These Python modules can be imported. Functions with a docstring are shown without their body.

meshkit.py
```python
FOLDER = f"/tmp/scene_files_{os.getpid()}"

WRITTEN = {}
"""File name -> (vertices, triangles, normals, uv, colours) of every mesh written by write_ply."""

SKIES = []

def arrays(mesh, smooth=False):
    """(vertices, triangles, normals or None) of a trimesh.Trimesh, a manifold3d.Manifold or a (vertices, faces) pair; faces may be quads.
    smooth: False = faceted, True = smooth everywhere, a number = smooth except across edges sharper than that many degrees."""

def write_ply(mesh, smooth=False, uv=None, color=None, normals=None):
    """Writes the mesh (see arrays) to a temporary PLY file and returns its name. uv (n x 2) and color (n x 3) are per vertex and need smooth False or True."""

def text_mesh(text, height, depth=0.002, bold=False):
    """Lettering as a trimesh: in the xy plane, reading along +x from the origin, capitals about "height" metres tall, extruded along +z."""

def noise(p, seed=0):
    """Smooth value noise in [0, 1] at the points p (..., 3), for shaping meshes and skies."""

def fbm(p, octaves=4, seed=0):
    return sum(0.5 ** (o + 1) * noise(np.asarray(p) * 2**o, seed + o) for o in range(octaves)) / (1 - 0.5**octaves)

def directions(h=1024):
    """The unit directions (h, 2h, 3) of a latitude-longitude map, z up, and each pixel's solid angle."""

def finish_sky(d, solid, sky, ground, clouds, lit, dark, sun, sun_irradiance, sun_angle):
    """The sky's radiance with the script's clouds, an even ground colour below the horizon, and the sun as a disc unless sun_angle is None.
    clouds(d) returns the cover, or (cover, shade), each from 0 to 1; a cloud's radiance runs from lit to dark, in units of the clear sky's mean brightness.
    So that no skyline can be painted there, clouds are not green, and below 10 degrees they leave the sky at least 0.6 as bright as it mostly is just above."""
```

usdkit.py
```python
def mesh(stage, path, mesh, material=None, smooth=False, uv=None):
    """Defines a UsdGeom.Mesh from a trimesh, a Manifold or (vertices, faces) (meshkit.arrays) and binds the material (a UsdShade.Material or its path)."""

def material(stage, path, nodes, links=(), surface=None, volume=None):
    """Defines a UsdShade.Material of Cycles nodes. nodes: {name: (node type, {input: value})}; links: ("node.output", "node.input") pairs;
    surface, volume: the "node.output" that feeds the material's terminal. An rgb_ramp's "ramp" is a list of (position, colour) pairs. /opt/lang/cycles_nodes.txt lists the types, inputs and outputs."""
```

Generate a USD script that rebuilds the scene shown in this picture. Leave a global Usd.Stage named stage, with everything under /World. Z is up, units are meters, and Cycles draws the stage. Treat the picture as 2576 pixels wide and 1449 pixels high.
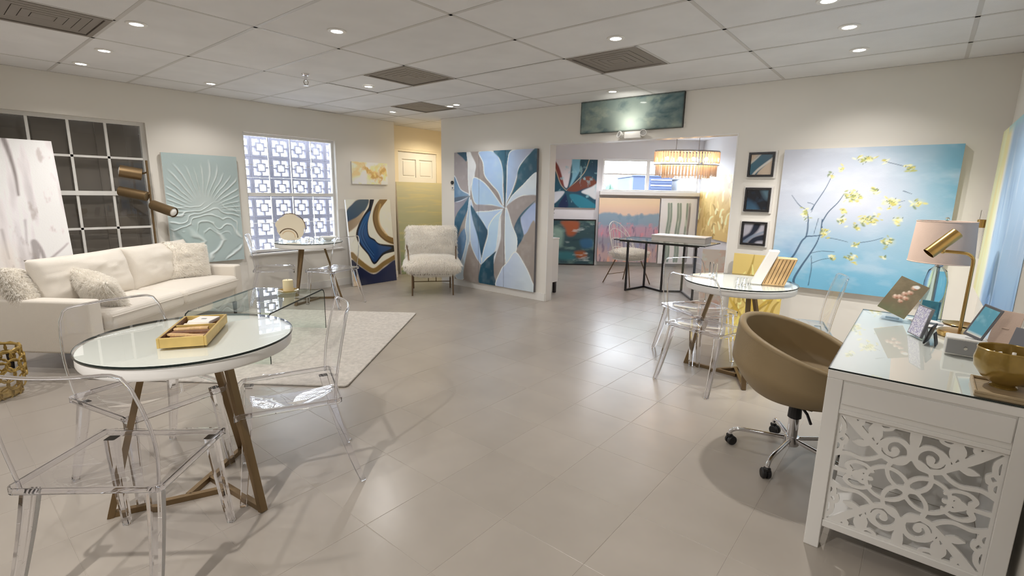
import math, random
import numpy as np, trimesh, manifold3d, shapely
from shapely import affinity
from shapely.geometry import Polygon, LineString, Point, box as sbox
from shapely.ops import unary_union
import usdkit, meshkit
from pxr import Usd, UsdGeom, UsdLux, UsdShade, Sdf, Gf, Vt

stage = Usd.Stage.CreateInMemory()
UsdGeom.SetStageUpAxis(stage, 'Z'); UsdGeom.SetStageMetersPerUnit(stage, 1.0)
UsdGeom.Xform.Define(stage, '/World'); UsdGeom.Scope.Define(stage, '/World/Looks')
stage.SetDefaultPrim(stage.GetPrimAtPath('/World'))
random.seed(7); RNG = np.random.default_rng(11)
PI = math.pi
def rad(d): return d*PI/180

# ---------------------------------------------------------------- camera
YAW, PITCH, ROLL, FPX, CAM = 129.38, -10.93, 1.06, 1245.0, (0.0, 0.0, 1.40)
cam = UsdGeom.Camera.Define(stage, '/World/camera')
cam.CreateHorizontalApertureAttr(36.0); cam.CreateVerticalApertureAttr(36.0*1449/2576)
cam.CreateFocalLengthAttr(36.0*FPX/2576); cam.CreateClippingRangeAttr(Gf.Vec2f(0.03, 500))
EXPOSURE = 0.46
cam.CreateExposureAttr(EXPOSURE)
def cam_axes():
    y, p, r = rad(YAW), rad(PITCH), rad(ROLL)
    f = np.array([math.cos(y)*math.cos(p), math.sin(y)*math.cos(p), math.sin(p)])
    rt = np.array([math.sin(y), -math.cos(y), 0]); up = np.cross(rt, f)
    return math.cos(r)*rt+math.sin(r)*up, -math.sin(r)*rt+math.cos(r)*up, f
_r, _u, _f = cam_axes()
cam.AddTransformOp().Set(Gf.Matrix4d(*_r, 0, *_u, 0, *(-_f), 0, *CAM, 1))

# ---------------------------------------------------------------- sky and lamps
sky = UsdLux.DomeLight.Define(stage, '/World/sky')
sky.CreateColorAttr(Gf.Vec3f(0.80, 0.88, 1.0)); sky.CreateIntensityAttr(3.6)
CEIL = 2.44
LAMP_W, LAMP_COLOR = 12.0, (1.0, 0.958, 0.915)
# recessed lamps of the ceiling, then added fill lamps: x, y, aim (None = straight down), strength, cone
DOWNLIGHTS = [
 (-4.152, 1.127, (-4.4, 1.6, 0), 1.0, 68), (-5.16, 1.165, (-5.5, 1.1, 0.3), 1.0, 64), (-5.88, 1.15, (-6.2, 1.0, 0.3), .22, 60), (-5.82, 2.165, (-6.2, 2.2, .4), .38, 62),
 (-4.566, 3.187, None, .9, 72), (-5.721, 4.364, (-6.1, 4.45, .4), .28, 60), (-4.736, 4.488, (-4.85, 4.9, .4), .28, 58), (-4.586, 4.452, (-4.3, 4.9, .4), .24, 58),
 (-6.20, 5.80, None, .75, 80), (-1.777, 3.225, (-1.7, 4.6, 0), .5, 70), (-2.648, 4.80, None, .16, 60), (-0.514, 3.854, (-0.55, 4.9, .0), 2.0, 46),
 (-0.516, 4.468, (-0.45, 4.9, .5), .36, 60), (-0.55, 3.293, (-0.25, 3.35, .7), 1.5, 58),
 (-1.8, 0.9, (-1.9, 0.6, 0), .3, 50), (-0.5, 1.2, (0.2, 1.6, .4), .2, 66), (-2.3, -0.8, (-2.0, 0.7, 0.0), 1.2, 62), (-1.3, -0.7, (-1.6, 0.9, 0), 3.0, 40), (-4.6, -0.9, None, 1.5, 76), (-3.2, 2.0, None, .2, 74),  # unseen fill lamps, added to light the main room
 (-4.3, 7.6, None, 1.15, 74), (-2.6, 6.0, None, .3, 70), (-3.6, 8.6, None, .6, 75)]  # unseen fill lamps, added to brighten the annex
# ---------------------------------------------------------------- helpers: naming
USED = {}
def numbered(parent, name):
    k = (parent, name); n = USED.get(k, 0); USED[k] = n+1
    return name if n == 0 else '%s_%03d' % (name, n)
def tag(prim, label=None, cat=None, group=None, kind=None):
    for k, v in (('label', label), ('category', cat), ('group', group), ('kind', kind)):
        if v: prim.SetCustomDataByKey(k, v)
    return prim
def thing(name, label, cat, loc=(0, 0, 0), rz=0.0, rx=0.0, group=None, kind=None):
    x = UsdGeom.Xform.Define(stage, '/World/'+numbered('/World', name))
    x.AddTranslateOp().Set(Gf.Vec3d(*map(float, loc)))
    x.AddRotateZOp().Set(float(rz))
    if rx: x.AddRotateXOp().Set(float(rx))
    return tag(x.GetPrim(), label, cat, group, kind)
def obj(name, mesh, m, parent=None, smooth=False, tint=None, label=None, kind=None):
    base = '/World' if parent is None else str(parent.GetPath())
    path = base+'/'+numbered(base, name)
    o = usdkit.mesh(stage, path, mesh, M[m] if isinstance(m, str) else m, smooth=smooth)
    if tint is not None:
        UsdGeom.PrimvarsAPI(o).CreatePrimvar('tint', Sdf.ValueTypeNames.Color3fArray, 'vertex').Set(Vt.Vec3fArray.FromNumpy(np.asarray(tint, np.float32)))
    return tag(o.GetPrim(), label, None, None, kind)
def struct(name, mesh=None, m=None, smooth=False):
    if mesh is None:
        p = UsdGeom.Xform.Define(stage, '/World/'+numbered('/World', name)).GetPrim()
    else: p = obj(name, mesh, m, None, smooth)
    return tag(p, kind='structure')
def dup(root, loc, rz, label, group=None):
    was = root.GetCustomData()
    r = thing(root.GetName().rstrip('0123456789').rstrip('_'), label, was['category'], loc, rz, 0, group or was.get('group'))
    r.GetReferences().AddInternalReference(root.GetPath()); r.SetInstanceable(True)
    return r
# ---------------------------------------------------------------- helpers: shapes
def cat(ms): return trimesh.util.concatenate([m for m in ms])
def bx(x0, x1, y0, y1, z0, z1):
    m = trimesh.creation.box((x1-x0, y1-y0, z1-z0)); m.apply_translation(((x0+x1)/2, (y0+y1)/2, (z0+z1)/2)); return m
def cbx(x0, x1, y0, y1, z0, z1, c=.004):
    pts = []
    for sx, x in ((1, x0), (-1, x1)):
        for sy, y in ((1, y0), (-1, y1)):
            for sz, z in ((1, z0), (-1, z1)):
                pts += [(x, y+sy*c, z+sz*c), (x+sx*c, y, z+sz*c), (x+sx*c, y+sy*c, z)]
    return trimesh.convex.convex_hull(np.array(pts))
def rbx(x0, x1, y0, y1, z0, z1, r, n=16):
    s = [manifold3d.Manifold.sphere(r, n).translate((x, y, z)) for x in (x0+r, x1-r) for y in (y0+r, y1-r) for z in (z0+r, z1-r)]
    return tm(manifold3d.Manifold.batch_hull(s))
def tm(man):
    m = man.to_mesh(); return trimesh.Trimesh(np.array(m.vert_properties[:, :3]), np.array(m.tri_verts), process=False)
def moved(m, t=(0, 0, 0), rz=0, rx=0, ry=0, s=None):
    m = m.copy()
    if s is not None: m.apply_scale(s)
    R = trimesh.transformations.rotation_matrix
    if rx: m.apply_transform(R(rad(rx), (1, 0, 0)))
    if ry: m.apply_transform(R(rad(ry), (0, 1, 0)))
    if rz: m.apply_transform(R(rad(rz), (0, 0, 1)))
    m.apply_translation(t); return m
def spline(pts, n=8, closed=False):
    p = np.asarray(pts, float); k = len(p); out = []
    for i in range(k if closed else k-1):
        if closed: a, b, c, d = p[i-1], p[i], p[(i+1) % k], p[(i+2) % k]
        else: a, b, c, d = p[max(i-1, 0)], p[i], p[i+1], p[min(i+2, k-1)]
        for t in np.arange(n)/n:
            out.append(.5*((2*b)+(-a+c)*t+(2*a-5*b+4*c-d)*t*t+(-a+3*b-3*c+d)*t**3))
    if not closed: out.append(p[-1])
    return np.array(out)
def sweep(points, section, caps=True, closed=False, up=None):
    """section: (k,2) outline carried along the polyline; points (n,3)."""
    p = np.asarray(points, float); n = len(p)
    sec = np.asarray(section, float)
    secs = sec if sec.ndim == 3 else np.broadcast_to(sec, (n,)+sec.shape); k = secs.shape[1]
    t = (np.roll(p, -1, 0)-np.roll(p, 1, 0)) if closed else np.gradient(p, axis=0)
    t /= np.linalg.norm(t, axis=1, keepdims=True)+1e-12
    a = np.cross(t[0], up if up is not None else ((0, 0, 1) if abs(t[0][2]) < .9 else (1, 0, 0))); a /= np.linalg.norm(a)
    A = []
    for i in range(n):
        if up is not None: a = np.cross(t[i], up)
        a = a-t[i]*(a@t[i]); a /= np.linalg.norm(a)+1e-12; A.append(a)
    A = np.array(A); B = np.cross(A, t)
    v = p[:, None]+secs[..., :1]*A[:, None]+secs[..., 1:]*B[:, None]
    f = []
    for i in range(n if closed else n-1):
        j = (i+1) % n
        for q in range(k):
            q2 = (q+1) % k
            f += [(i*k+q, i*k+q2, j*k+q2), (i*k+q, j*k+q2, j*k+q)]
    v = v.reshape(-1, 3)
    if caps and not closed:
        v = np.vstack([v, p[0], p[-1]])
        for q in range(k):
            q2 = (q+1) % k
            f += [(n*k, q2, q), (n*k+1, (n-1)*k+q, (n-1)*k+q2)]
    m = trimesh.Trimesh(v, np.array(f), process=False)
    if m.volume < 0: m.invert()
    return m
def circ(r, n=10): a = np.arange(n)*2*PI/n; return np.stack([r*np.cos(a), r*np.sin(a)], 1)
def tube(points, r, n=10, closed=False): return sweep(points, circ(r, n), closed=closed)
def bar(p, q, w, h=None, up=None):
    h = h or w; s = np.array([(-w/2, -h/2), (w/2, -h/2), (w/2, h/2), (-w/2, h/2)])
    return sweep([p, q], s, up=up)
def lathe(prof, n=40):
    m = trimesh.creation.revolve(np.asarray(prof, float), sections=n)
    return m
def prism(poly, d):
    """shapely polygon(s) in local x,z extruded along -y from 0 to -d (front face at y=-d)."""
    ms = []
    for g in getattr(poly, 'geoms', [poly]):
        if g.is_empty or g.area < 1e-9: continue
        ms.append(trimesh.creation.extrude_polygon(g, d))
    m = cat(ms); v = m.vertices.copy(); m.vertices = np.stack([v[:, 0], -v[:, 2], v[:, 1]], 1)
    if m.volume < 0: m.invert()
    return m
def slab(poly, z0, z1):
    ms = [trimesh.creation.extrude_polygon(g, z1-z0) for g in getattr(poly, 'geoms', [poly])]
    m = cat(ms); m.apply_translation((0, 0, z0)); return m
def pillow(w, h, d, n=28, p=2.6, pinch=.05, seed=0, wob=.006):
    """an upholstered cushion in local x (width) and z (height), thickness along y, centred."""
    g = np.linspace(-1, 1, n); U, V = np.meshgrid(g, g, indexing='ij')
    prof = np.clip((1-np.abs(U)**p)*(1-np.abs(V)**p), 0, 1)**.45
    k = 1-pinch*(U**2)*(1-np.abs(V))-0
    X = U*w/2*(1-pinch*(1-V**2)*.6); Z = V*h/2*(1-pinch*(1-U**2)*.6)
    pts = np.stack([X, 0*X, Z], -1)
    nz = meshkit.fbm(np.stack([U*2.2+seed*7.1, V*2.2+3, 0*U+seed], -1), 3, seed)-.5
    f0 = pts.copy(); b0 = pts.copy(); f0[..., 1] = -prof*d/2-nz*wob*2*prof; b0[..., 1] = prof*d/2+nz*wob*prof
    v = np.vstack([f0.reshape(-1, 3), b0.reshape(-1, 3)]); N = n*n; f = []
    i, j = np.meshgrid(np.arange(n-1), np.arange(n-1), indexing='ij'); a = (i*n+j).ravel(); b = a+n; c = b+1; e = a+1
    f = np.vstack([np.stack([a, b, c], 1), np.stack([a, c, e], 1), np.stack([a, c, b], 1)+N, np.stack([a, e, c], 1)+N])
    m = trimesh.Trimesh(v, f, process=False); m.merge_vertices()
    if m.volume < 0: m.invert()
    return m
def fur(parent, mesh, n, length, m, seed, droop=.5, width=.0022, name='fur', spread=.5):
    pts, fi = trimesh.sample.sample_surface(mesh, n, seed=seed)
    nr = mesh.face_normals[fi]; r = np.random.default_rng(seed)
    L = length*(.6+.6*r.random((n, 1))); j = r.normal(0, spread, (n, 3))
    d = nr+j*.6; d /= np.linalg.norm(d, axis=1, keepdims=True)
    p1 = pts+d*L*.55; p2 = pts+d*L*.95+np.array([0, 0, -1])*L*droop*.6+j*L*.2
    P = np.stack([pts, p1, p2], 1).reshape(-1, 3)
    base = str(parent.GetPath()); c = UsdGeom.BasisCurves.Define(stage, base+'/'+numbered(base, name))
    c.CreateTypeAttr('linear'); c.CreatePointsAttr(Vt.Vec3fArray.FromNumpy(P.astype(np.float32)))
    c.CreateCurveVertexCountsAttr(Vt.IntArray.FromNumpy(np.full(n, 3, np.int32)))
    w = np.tile([width, width*.8, width*.25], n); c.CreateWidthsAttr(Vt.FloatArray.FromNumpy(w.astype(np.float32))); c.SetWidthsInterpolation('vertex')
    UsdShade.MaterialBindingAPI.Apply(c.GetPrim()).Bind(M[m])
    return tag(c.GetPrim(), kind='stuff')
# ---------------------------------------------------------------- materials
M = {}
def lin(c):
    c = np.asarray(c, float)/255.; return np.where(c < .04045, c/12.92, ((c+.055)/1.055)**2.4)
def mat(name, rgb, rough=.5, metal=0., spec=.5, var=0., scale=6., bump=0., bscale=40., coat=0., sheen=0., rand=0., stretch=(1, 1, 1)):
    """rgb: reflectance as sRGB bytes. var: mottling of the colour; bump: fine relief; rand: per-piece tone."""
    c = lin(rgb); n = {'p': ('principled_bsdf', {'base_color': tuple(c), 'roughness': rough, 'metallic': metal, 'specular_ior_level': spec, 'coat_weight': coat, 'sheen_weight': sheen})}; l = []
    if var or bump: n['t'] = ('texture_coordinate', {}); n['mp'] = ('mapping', {'scale': stretch}); l.append(('t.object', 'mp.vector'))
    last = None
    if var:
        n['n'] = ('noise_texture', {'scale': scale, 'detail': 4.0}); l.append(('mp.vector', 'n.vector'))
        n['r'] = ('rgb_ramp', {'ramp': [(.3, tuple(c*(1-var))), (.7, tuple(np.clip(c*(1+var), 0, .95)))]}); l.append(('n.fac', 'r.fac')); last = 'r.color'
    if rand:
        n['oi'] = ('object_info', {}); n['mr'] = ('map_range', {'to_min': 1-rand, 'to_max': 1+rand}); l.append(('oi.random', 'mr.value'))
        n['mx'] = ('mix_color', {'blend_type': 'multiply', 'fac': 1.0, 'a': tuple(c)}); l.append(('mr.result', 'mx.b'))
        if last: l.append((last, 'mx.a'))
        last = 'mx.result'
    if last: l.append((last, 'p.base_color'))
    if bump:
        n['bn'] = ('noise_texture', {'scale': bscale, 'detail': 3.0}); n['b'] = ('bump', {'strength': bump, 'distance': .004})
        l += [('mp.vector', 'bn.vector'), ('bn.fac', 'b.height'), ('b.normal', 'p.normal')]
    M[name] = usdkit.material(stage, '/World/Looks/'+name, n, l, surface='p.BSDF')
def painted(name, rough=.45, coat=0., bump=.25, bscale=90.):
    M[name] = usdkit.material(stage, '/World/Looks/'+name, {'a': ('attribute', {'attribute': 'tint'}), 't': ('texture_coordinate', {}), 'n': ('noise_texture', {'scale': bscale, 'detail': 2.0}),
        'b': ('bump', {'strength': bump, 'distance': .002}), 'p': ('principled_bsdf', {'roughness': rough, 'coat_weight': coat, 'coat_roughness': .06})},
        [('a.color', 'p.base_color'), ('t.object', 'n.vector'), ('n.fac', 'b.height'), ('b.normal', 'p.normal')], surface='p.BSDF')
def emit(name, color, strength):
    M[name] = usdkit.material(stage, '/World/Looks/'+name, {'e': ('emission', {'color': color, 'strength': strength})}, surface='e.emission')
def pane(name, tint=(1, 1, 1), ior=1.5, gloss=1.0, rough=0.0):
    M[name] = usdkit.material(stage, '/World/Looks/'+name, {'f': ('fresnel', {'IOR': ior}), 'geo': ('geometry', {}), 'k': ('math', {'math_type': 'subtract', 'value1': 1.0, 'use_clamp': True}), 'q': ('math', {'math_type': 'multiply'}), 't': ('transparent_bsdf', {'color': tint}), 'g': ('glossy_bsdf', {'color': (gloss,)*3, 'roughness': rough}), 'm': ('mix_closure', {})},
        [('geo.backfacing', 'k.value2'), ('f.fac', 'q.value1'), ('k.value', 'q.value2'), ('q.value', 'm.fac'), ('t.BSDF', 'm.closure1'), ('g.BSDF', 'm.closure2')], surface='m.closure')
def glass(name, color=(1, 1, 1), ior=1.45, rough=0.0):
    M[name] = usdkit.material(stage, '/World/Looks/'+name, {'p': ('principled_bsdf', {'base_color': color, 'transmission_weight': 1.0, 'roughness': rough, 'ior': ior})}, surface='p.BSDF')
mat('wall_paint', (237, 233, 225), .55, spec=.3, bump=.05, bscale=60)
mat('hall_paint', (240, 228, 204), .55, spec=.3, bump=.05, bscale=60)
mat('annex_paint', (232, 230, 232), .55, spec=.3)
mat('trim_white', (238, 236, 232), .35, spec=.4)
mat('ceiling_tile', (231, 230, 230), .9, spec=.15, var=.04, scale=3, bump=.25, bscale=160, rand=.02)
mat('ceiling_grid', (206, 203, 200), .5, spec=.3)
mat('floor_tile', (168, 160, 150), .27, spec=.5, var=.07, scale=2.2, rand=.025)
mat('grout', (166, 158, 148), .5)
mat('white_lacquer', (238, 236, 232), .22, spec=.5)
mat('white_satin', (232, 230, 226), .4)
mat('white_matte', (232, 228, 222), .75)
mat('steel', (205, 203, 200), .25, 1.0)
mat('chrome', (225, 225, 228), .06, 1.0)
mat('brass', (196, 160, 98), .26, 1.0)
mat('antique_brass', (134, 112, 82), .45, .8)
mat('bronze', (112, 90, 68), .45, .6)
mat('gold_leaf', (204, 176, 108), .4, .35, var=.08, scale=20)
mat('gold_bowl', (158, 130, 62), .22, .35, var=.15, scale=14, coat=.4)
mat('black_metal', (34, 32, 34), .4)
mat('black_plastic', (22, 21, 22), .45)
mat('dark_interior', (58, 50, 44), .9)
mat('shutter_dark', (112, 101, 92), .8, var=.04)
mat('vent_metal', (140, 132, 124), .6)
mat('sofa_fabric', (232, 225, 214), .9, spec=.2, bump=.35, bscale=300, sheen=.2)
mat('fur_white', (252, 247, 238), .8, spec=.1, sheen=.5)
mat('fur_base', (250, 244, 233), .95, spec=.1, bump=.3, bscale=90, sheen=.3)
mat('rug_wool', (206, 200, 192), .95, spec=.1, var=.12, scale=30, bump=.8, bscale=220)
mat('tan_leather', (150, 130, 97), .5, spec=.35, bump=.12, bscale=120, var=.04)
mat('lampshade', (208, 184, 168), .85, spec=.1, bump=.1, bscale=200)
mat('wicker_gold', (166, 138, 72), .45, .3, var=.2, scale=20)
mat('candle_wax', (240, 226, 186), .5, spec=.3)
mat('wood_brown', (112, 72, 42), .5, var=.3, scale=10, stretch=(1, 8, 1))
mat('wood_light', (206, 170, 120), .5, var=.2, scale=12, stretch=(1, 8, 1))
mat('paper_white', (240, 236, 230), .7)
mat('card_cream', (226, 214, 190), .7)
mat('breeze_block', (140, 138, 152), .9, var=.06, bump=.4, bscale=60)
mat('pavement', (190, 186, 180), .9)
mat('hedge_green', (90, 112, 98), .9, var=.3, scale=3)
mat('blue_siding', (48, 58, 86), .7)
mat('white_siding', (190, 190, 192), .7)
mat('teal_print', (52, 118, 130), .5, var=.35, scale=18)
mat('slate_grey', (112, 112, 118), .6)
mat('pewter', (150, 150, 152), .4, .5)
painted('painted_canvas'); painted('painted_gloss', .25, .8, .1); painted('printed', .5, 0., 0.)
emit('lamp_glow', (1.0, .95, .86), 14.0); emit('bulb_glow', (1.0, .62, .30), 75.0)
emit('screen_glow', (.35, .62, .80), .5)
pane('window_glass', (.96, .98, .98)); pane('table_glass', (.975, .99, .982), 1.52); pane('coffee_glass', (.93, .97, .95), 1.52)
glass('acrylic', (.955, .955, .985), 1.42); glass('teal_glass', (.66, .86, .88), 1.4); M['crystal'] = usdkit.material(stage, '/World/Looks/crystal', {'g': ('glossy_bsdf', {'color': (.9, .86, .82), 'roughness': .15}), 't': ('translucent_bsdf', {'color': (.95, .86, .78)}), 'c': ('transparent_bsdf', {'color': (1., .97, .94)}), 'm': ('mix_closure', {'fac': .45}), 'n': ('mix_closure', {'fac': .35})}, [('g.BSDF', 'm.closure1'), ('t.BSDF', 'm.closure2'), ('m.closure', 'n.closure1'), ('c.BSDF', 'n.closure2')], surface='n.closure'); glass('clear_glass', (1, 1, 1), 1.45)
mat('glass_edge', (40, 48, 46), .2)
# ---------------------------------------------------------------- the setting
XL, XR, YB, YF, HX, HY = -6.55, 0.40, 5.20, -2.60, -6.86, 6.70          # inner faces of the main room and of the hall recess
A0 = np.array([-5.35, 8.40]); AN = 39.0                                  # annex: a point of its far wall and the wall's bearing
AE1 = np.array([math.cos(rad(AN)), math.sin(rad(AN))]); AE2 = np.array([-AE1[1], AE1[0]])
AS_L, AS_R = -1.25, 2.453
def apt(s, t): return A0+s*AE1+t*AE2                                     # annex coordinates: s along the far wall, t away from the main room
def wall_mesh(u0, u1, z0, z1, thick, holes=()):
    p = sbox(u0, z0, u1, z1)
    for h in holes: p = p.difference(sbox(h[0], h[2], h[1], h[3]))
    return moved(prism(p, thick), (0, thick, 0))
W1, W2 = (.50, 1.75, .58, 2.06), (2.74, 3.985, .57, 2.07)
struct('wall_left', moved(wall_mesh(-2.75, 5.01, 0, 2.6, .15, [W1, W2]), (XL, 0, 0), 90), 'wall_paint')
struct('wall_left_return', bx(-7.05, XL-.001, 4.86, 5.01, 0, 2.6), 'hall_paint')
DOOR = (5.31, 6.16, 0, 2.04)
struct('wall_hall', moved(wall_mesh(5.01, 6.85, 0, 2.6, .14, [DOOR]), (HX, 0, 0), 90), 'hall_paint')
struct('wall_hall_end', bx(-7.0, -5.56, HY, HY+.12, 0, 2.6), 'hall_paint')
struct('wall_hall_side', bx(-5.68, -5.56, YB+.12, HY, 0, 2.6), 'hall_paint')
OPEN = (-3.705, -1.48, 0, 2.0)
struct('wall_back', moved(wall_mesh(-5.68, XR+.12, 0, 2.6, .12, [OPEN]), (0, YB, 0)), 'wall_paint')
struct('wall_right', bx(XR, XR+.12, -2.75, YB, 0, 2.6), 'wall_paint')
struct('wall_front', bx(-6.7, XR+.12, YF-.12, YF, 0, 2.6), 'wall_paint')
W3 = [(.53, 2.40, 1.46, 2.07)]
struct('wall_annex_back', moved(wall_mesh(AS_L-.2, AS_R+.2, 0, 2.6, .15, W3), (*A0, 0), AN), 'annex_paint')
struct('wall_annex_right', moved(wall_mesh(0, 5.9, 0, 2.6, .12), (*apt(AS_R, 0), 0), AN-90), 'annex_paint')
_q = apt(AS_L, 0); _len = (_q[1]-YB-.12)/AE2[1]
struct('wall_annex_left', moved(wall_mesh(-_len+.10, .15, 0, 2.6, .12), (*_q, 0), AN+90), 'annex_paint')
# casing of the opening and skirting boards
t = struct('trim_1')
for nm, m_ in (('jamb_lining', bx(OPEN[0], OPEN[0]+.012, YB-.004, YB+.124, 0, 2.0)), ('jamb_lining', bx(OPEN[1]-.012, OPEN[1], YB-.004, YB+.124, 0, 2.0)), ('head_lining', bx(OPEN[0]+.012, OPEN[1]-.012, YB-.004, YB+.124, 1.988, 2.0))):
    obj(nm, m_, 'trim_white', t)
def skirting(nm, pts, ang=None):
    s = np.array([(-.012, 0), (0, 0), (0, .092), (-.004, .10), (-.012, .10)])
    return None
for nm, b in (('baseboard_left', bx(XL, XL+.012, YF, 5.01, 0, .10)), ('baseboard_back', cat([bx(-5.68, OPEN[0], YB-.012, YB, 0, .10), bx(OPEN[1], XR, YB-.012, YB, 0, .10)])),
              ('baseboard_right', bx(XR-.012, XR, YF, YB-.013, 0, .10)), ('baseboard_hall', cat([bx(HX, HX+.012, 5.01, 5.22, 0, .10), bx(HX, HX+.012, 6.25, HY, 0, .10)])),
              ('baseboard_annex', moved(bx(AS_L, AS_R, -.012, 0, 0, .10), (*A0, 0), AN)), ('baseboard_annex_right', moved(bx(.013, 5.7, -.012, 0, 0, .10), (*apt(AS_R, 0), 0), AN-90))):
    struct(nm, b, 'trim_white')
# floor: 41 cm tiles with recessed joints
floor = struct('floor')
main_poly = unary_union([sbox(-6.7, -2.7, XR+.1, YB+.2), sbox(-7.0, 5.0, -5.6, 6.8)])
annex_poly = Polygon([apt(AS_L-.1, .1), apt(AS_R+.1, .1), apt(AS_R+.1, -5.8), (-4.0, YB)]).union(sbox(-4.6, YB, .3, YB+.4))
obj('slab', slab(main_poly.union(annex_poly).buffer(.05), -.06, -.0012), 'grout', floor)
TP, TG = .412, .0011
def seen(p, margin=0):
    d = np.asarray(p, float)-CAM; w = d@_f
    return w > .2 and abs(d@_r/w*FPX) < 1288+margin and abs(d@_u/w*FPX) < 724.5+margin
near, rest = [], []
for i in range(-14, 8):
    for k in range(-16, 20):
        x0, y0 = -1.655+i*TP, 3.125+k*TP; c = (x0+TP/2, y0+TP/2, 0)
        cell = sbox(x0, y0, x0+TP, y0+TP)
        hm, ha = main_poly.intersects(cell), annex_poly.intersects(cell)
        if not (hm or ha): continue
        vis = any(seen((x0+a*TP, y0+b*TP, 0)) for a in (0, .5, 1) for b in (0, .5, 1))
        if vis and c[1] > YB+.1 and c[0] > -5.6:       # annex floor shows through the opening only
            lo = math.atan2(YB, OPEN[0]); hi = math.atan2(YB, OPEN[1]); a = math.atan2(c[1], c[0]); vis = hi-.04 < a < lo+.04
        elif vis and c[1] > 5.3: vis = c[0] < -5.6 and c[1]/-c[0] < 1.02
        (near if vis else rest).append((math.hypot(c[0], c[1]), x0, y0))
near.sort(); rest += near[300:]; near = near[:300]
tile0 = cbx(TG, TP-TG, TG, TP-TG, -.012, 0, .0009)
for d_, x0, y0 in near: obj('floor_tile', moved(tile0, (x0, y0, RNG.uniform(-.0004, 0))), 'floor_tile', floor)
low = bx(TG, TP-TG, TG, TP-TG, -.012, 0)
obj('floor_tiles_beyond', cat([moved(low, (x0, y0, 0)) for d_, x0, y0 in rest]), 'floor_tile', floor, kind='stuff')
# suspended ceiling
T, OX, OY = .6096, -2.357, 2.244
ceil = struct('ceiling')
room_poly = unary_union([sbox(XL, YF, XR, YB), sbox(HX, 5.01, -5.68, HY)])
obj('soffit', slab(main_poly.union(annex_poly).buffer(.1), 2.56, 2.6), 'ceiling_tile', ceil)
VENTS = {(1, -3): 'ceiling vent', (2, 0): 'ceiling vent', (3, -5): 'ceiling vent', (-3, -4): 'ceiling vent'}
for i in range(-9, 8):
    for j in range(-8, 6, 2):
        if (i, j) in VENTS: spans = [(j+1, j+2)]
        elif (i, j+1) in VENTS: spans = [(j, j+1)]
        else: spans = [(j, j+2)]
        for a, b in spans:
            g = sbox(OX+a*T+.0025, OY+i*T+.0025, OX+b*T-.0025, OY+(i+1)*T-.0025).intersection(room_poly)
            if g.is_empty or g.area < .01: continue
            up = .0014+(max(0, RNG.normal(0, .003)) if RNG.random() < .25 else 0)
            m_ = slab(g, CEIL+up, CEIL+up+.016)
            v = m_.vertices; v[:, 2] += (v[:, 0]-v[:, 0].mean())*RNG.normal(0, .0012) if RNG.random() < .35 else 0; m_.vertices = v
            obj('ceiling_tile', m_, 'ceiling_tile', ceil)
tee = np.array([(-.012, 0), (.012, 0), (.012, .0012), (.002, .0012), (.002, .03), (-.002, .03), (-.002, .0012), (-.012, .0012)])
def tee_run(p, q): return sweep([(*p, CEIL), (*q, CEIL)], np.stack([tee[:, 0], tee[:, 1]], 1), up=(0, 0, 1))
for j in range(-8, 6, 2):
    g = LineString([(OX+j*T, -3), (OX+j*T, 7)]).intersection(room_poly)
    for s in getattr(g, 'geoms', [g]):
        if not s.is_empty and s.length > .2: obj('main_tee', tee_run(*s.coords), 'ceiling_grid', ceil)
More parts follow.
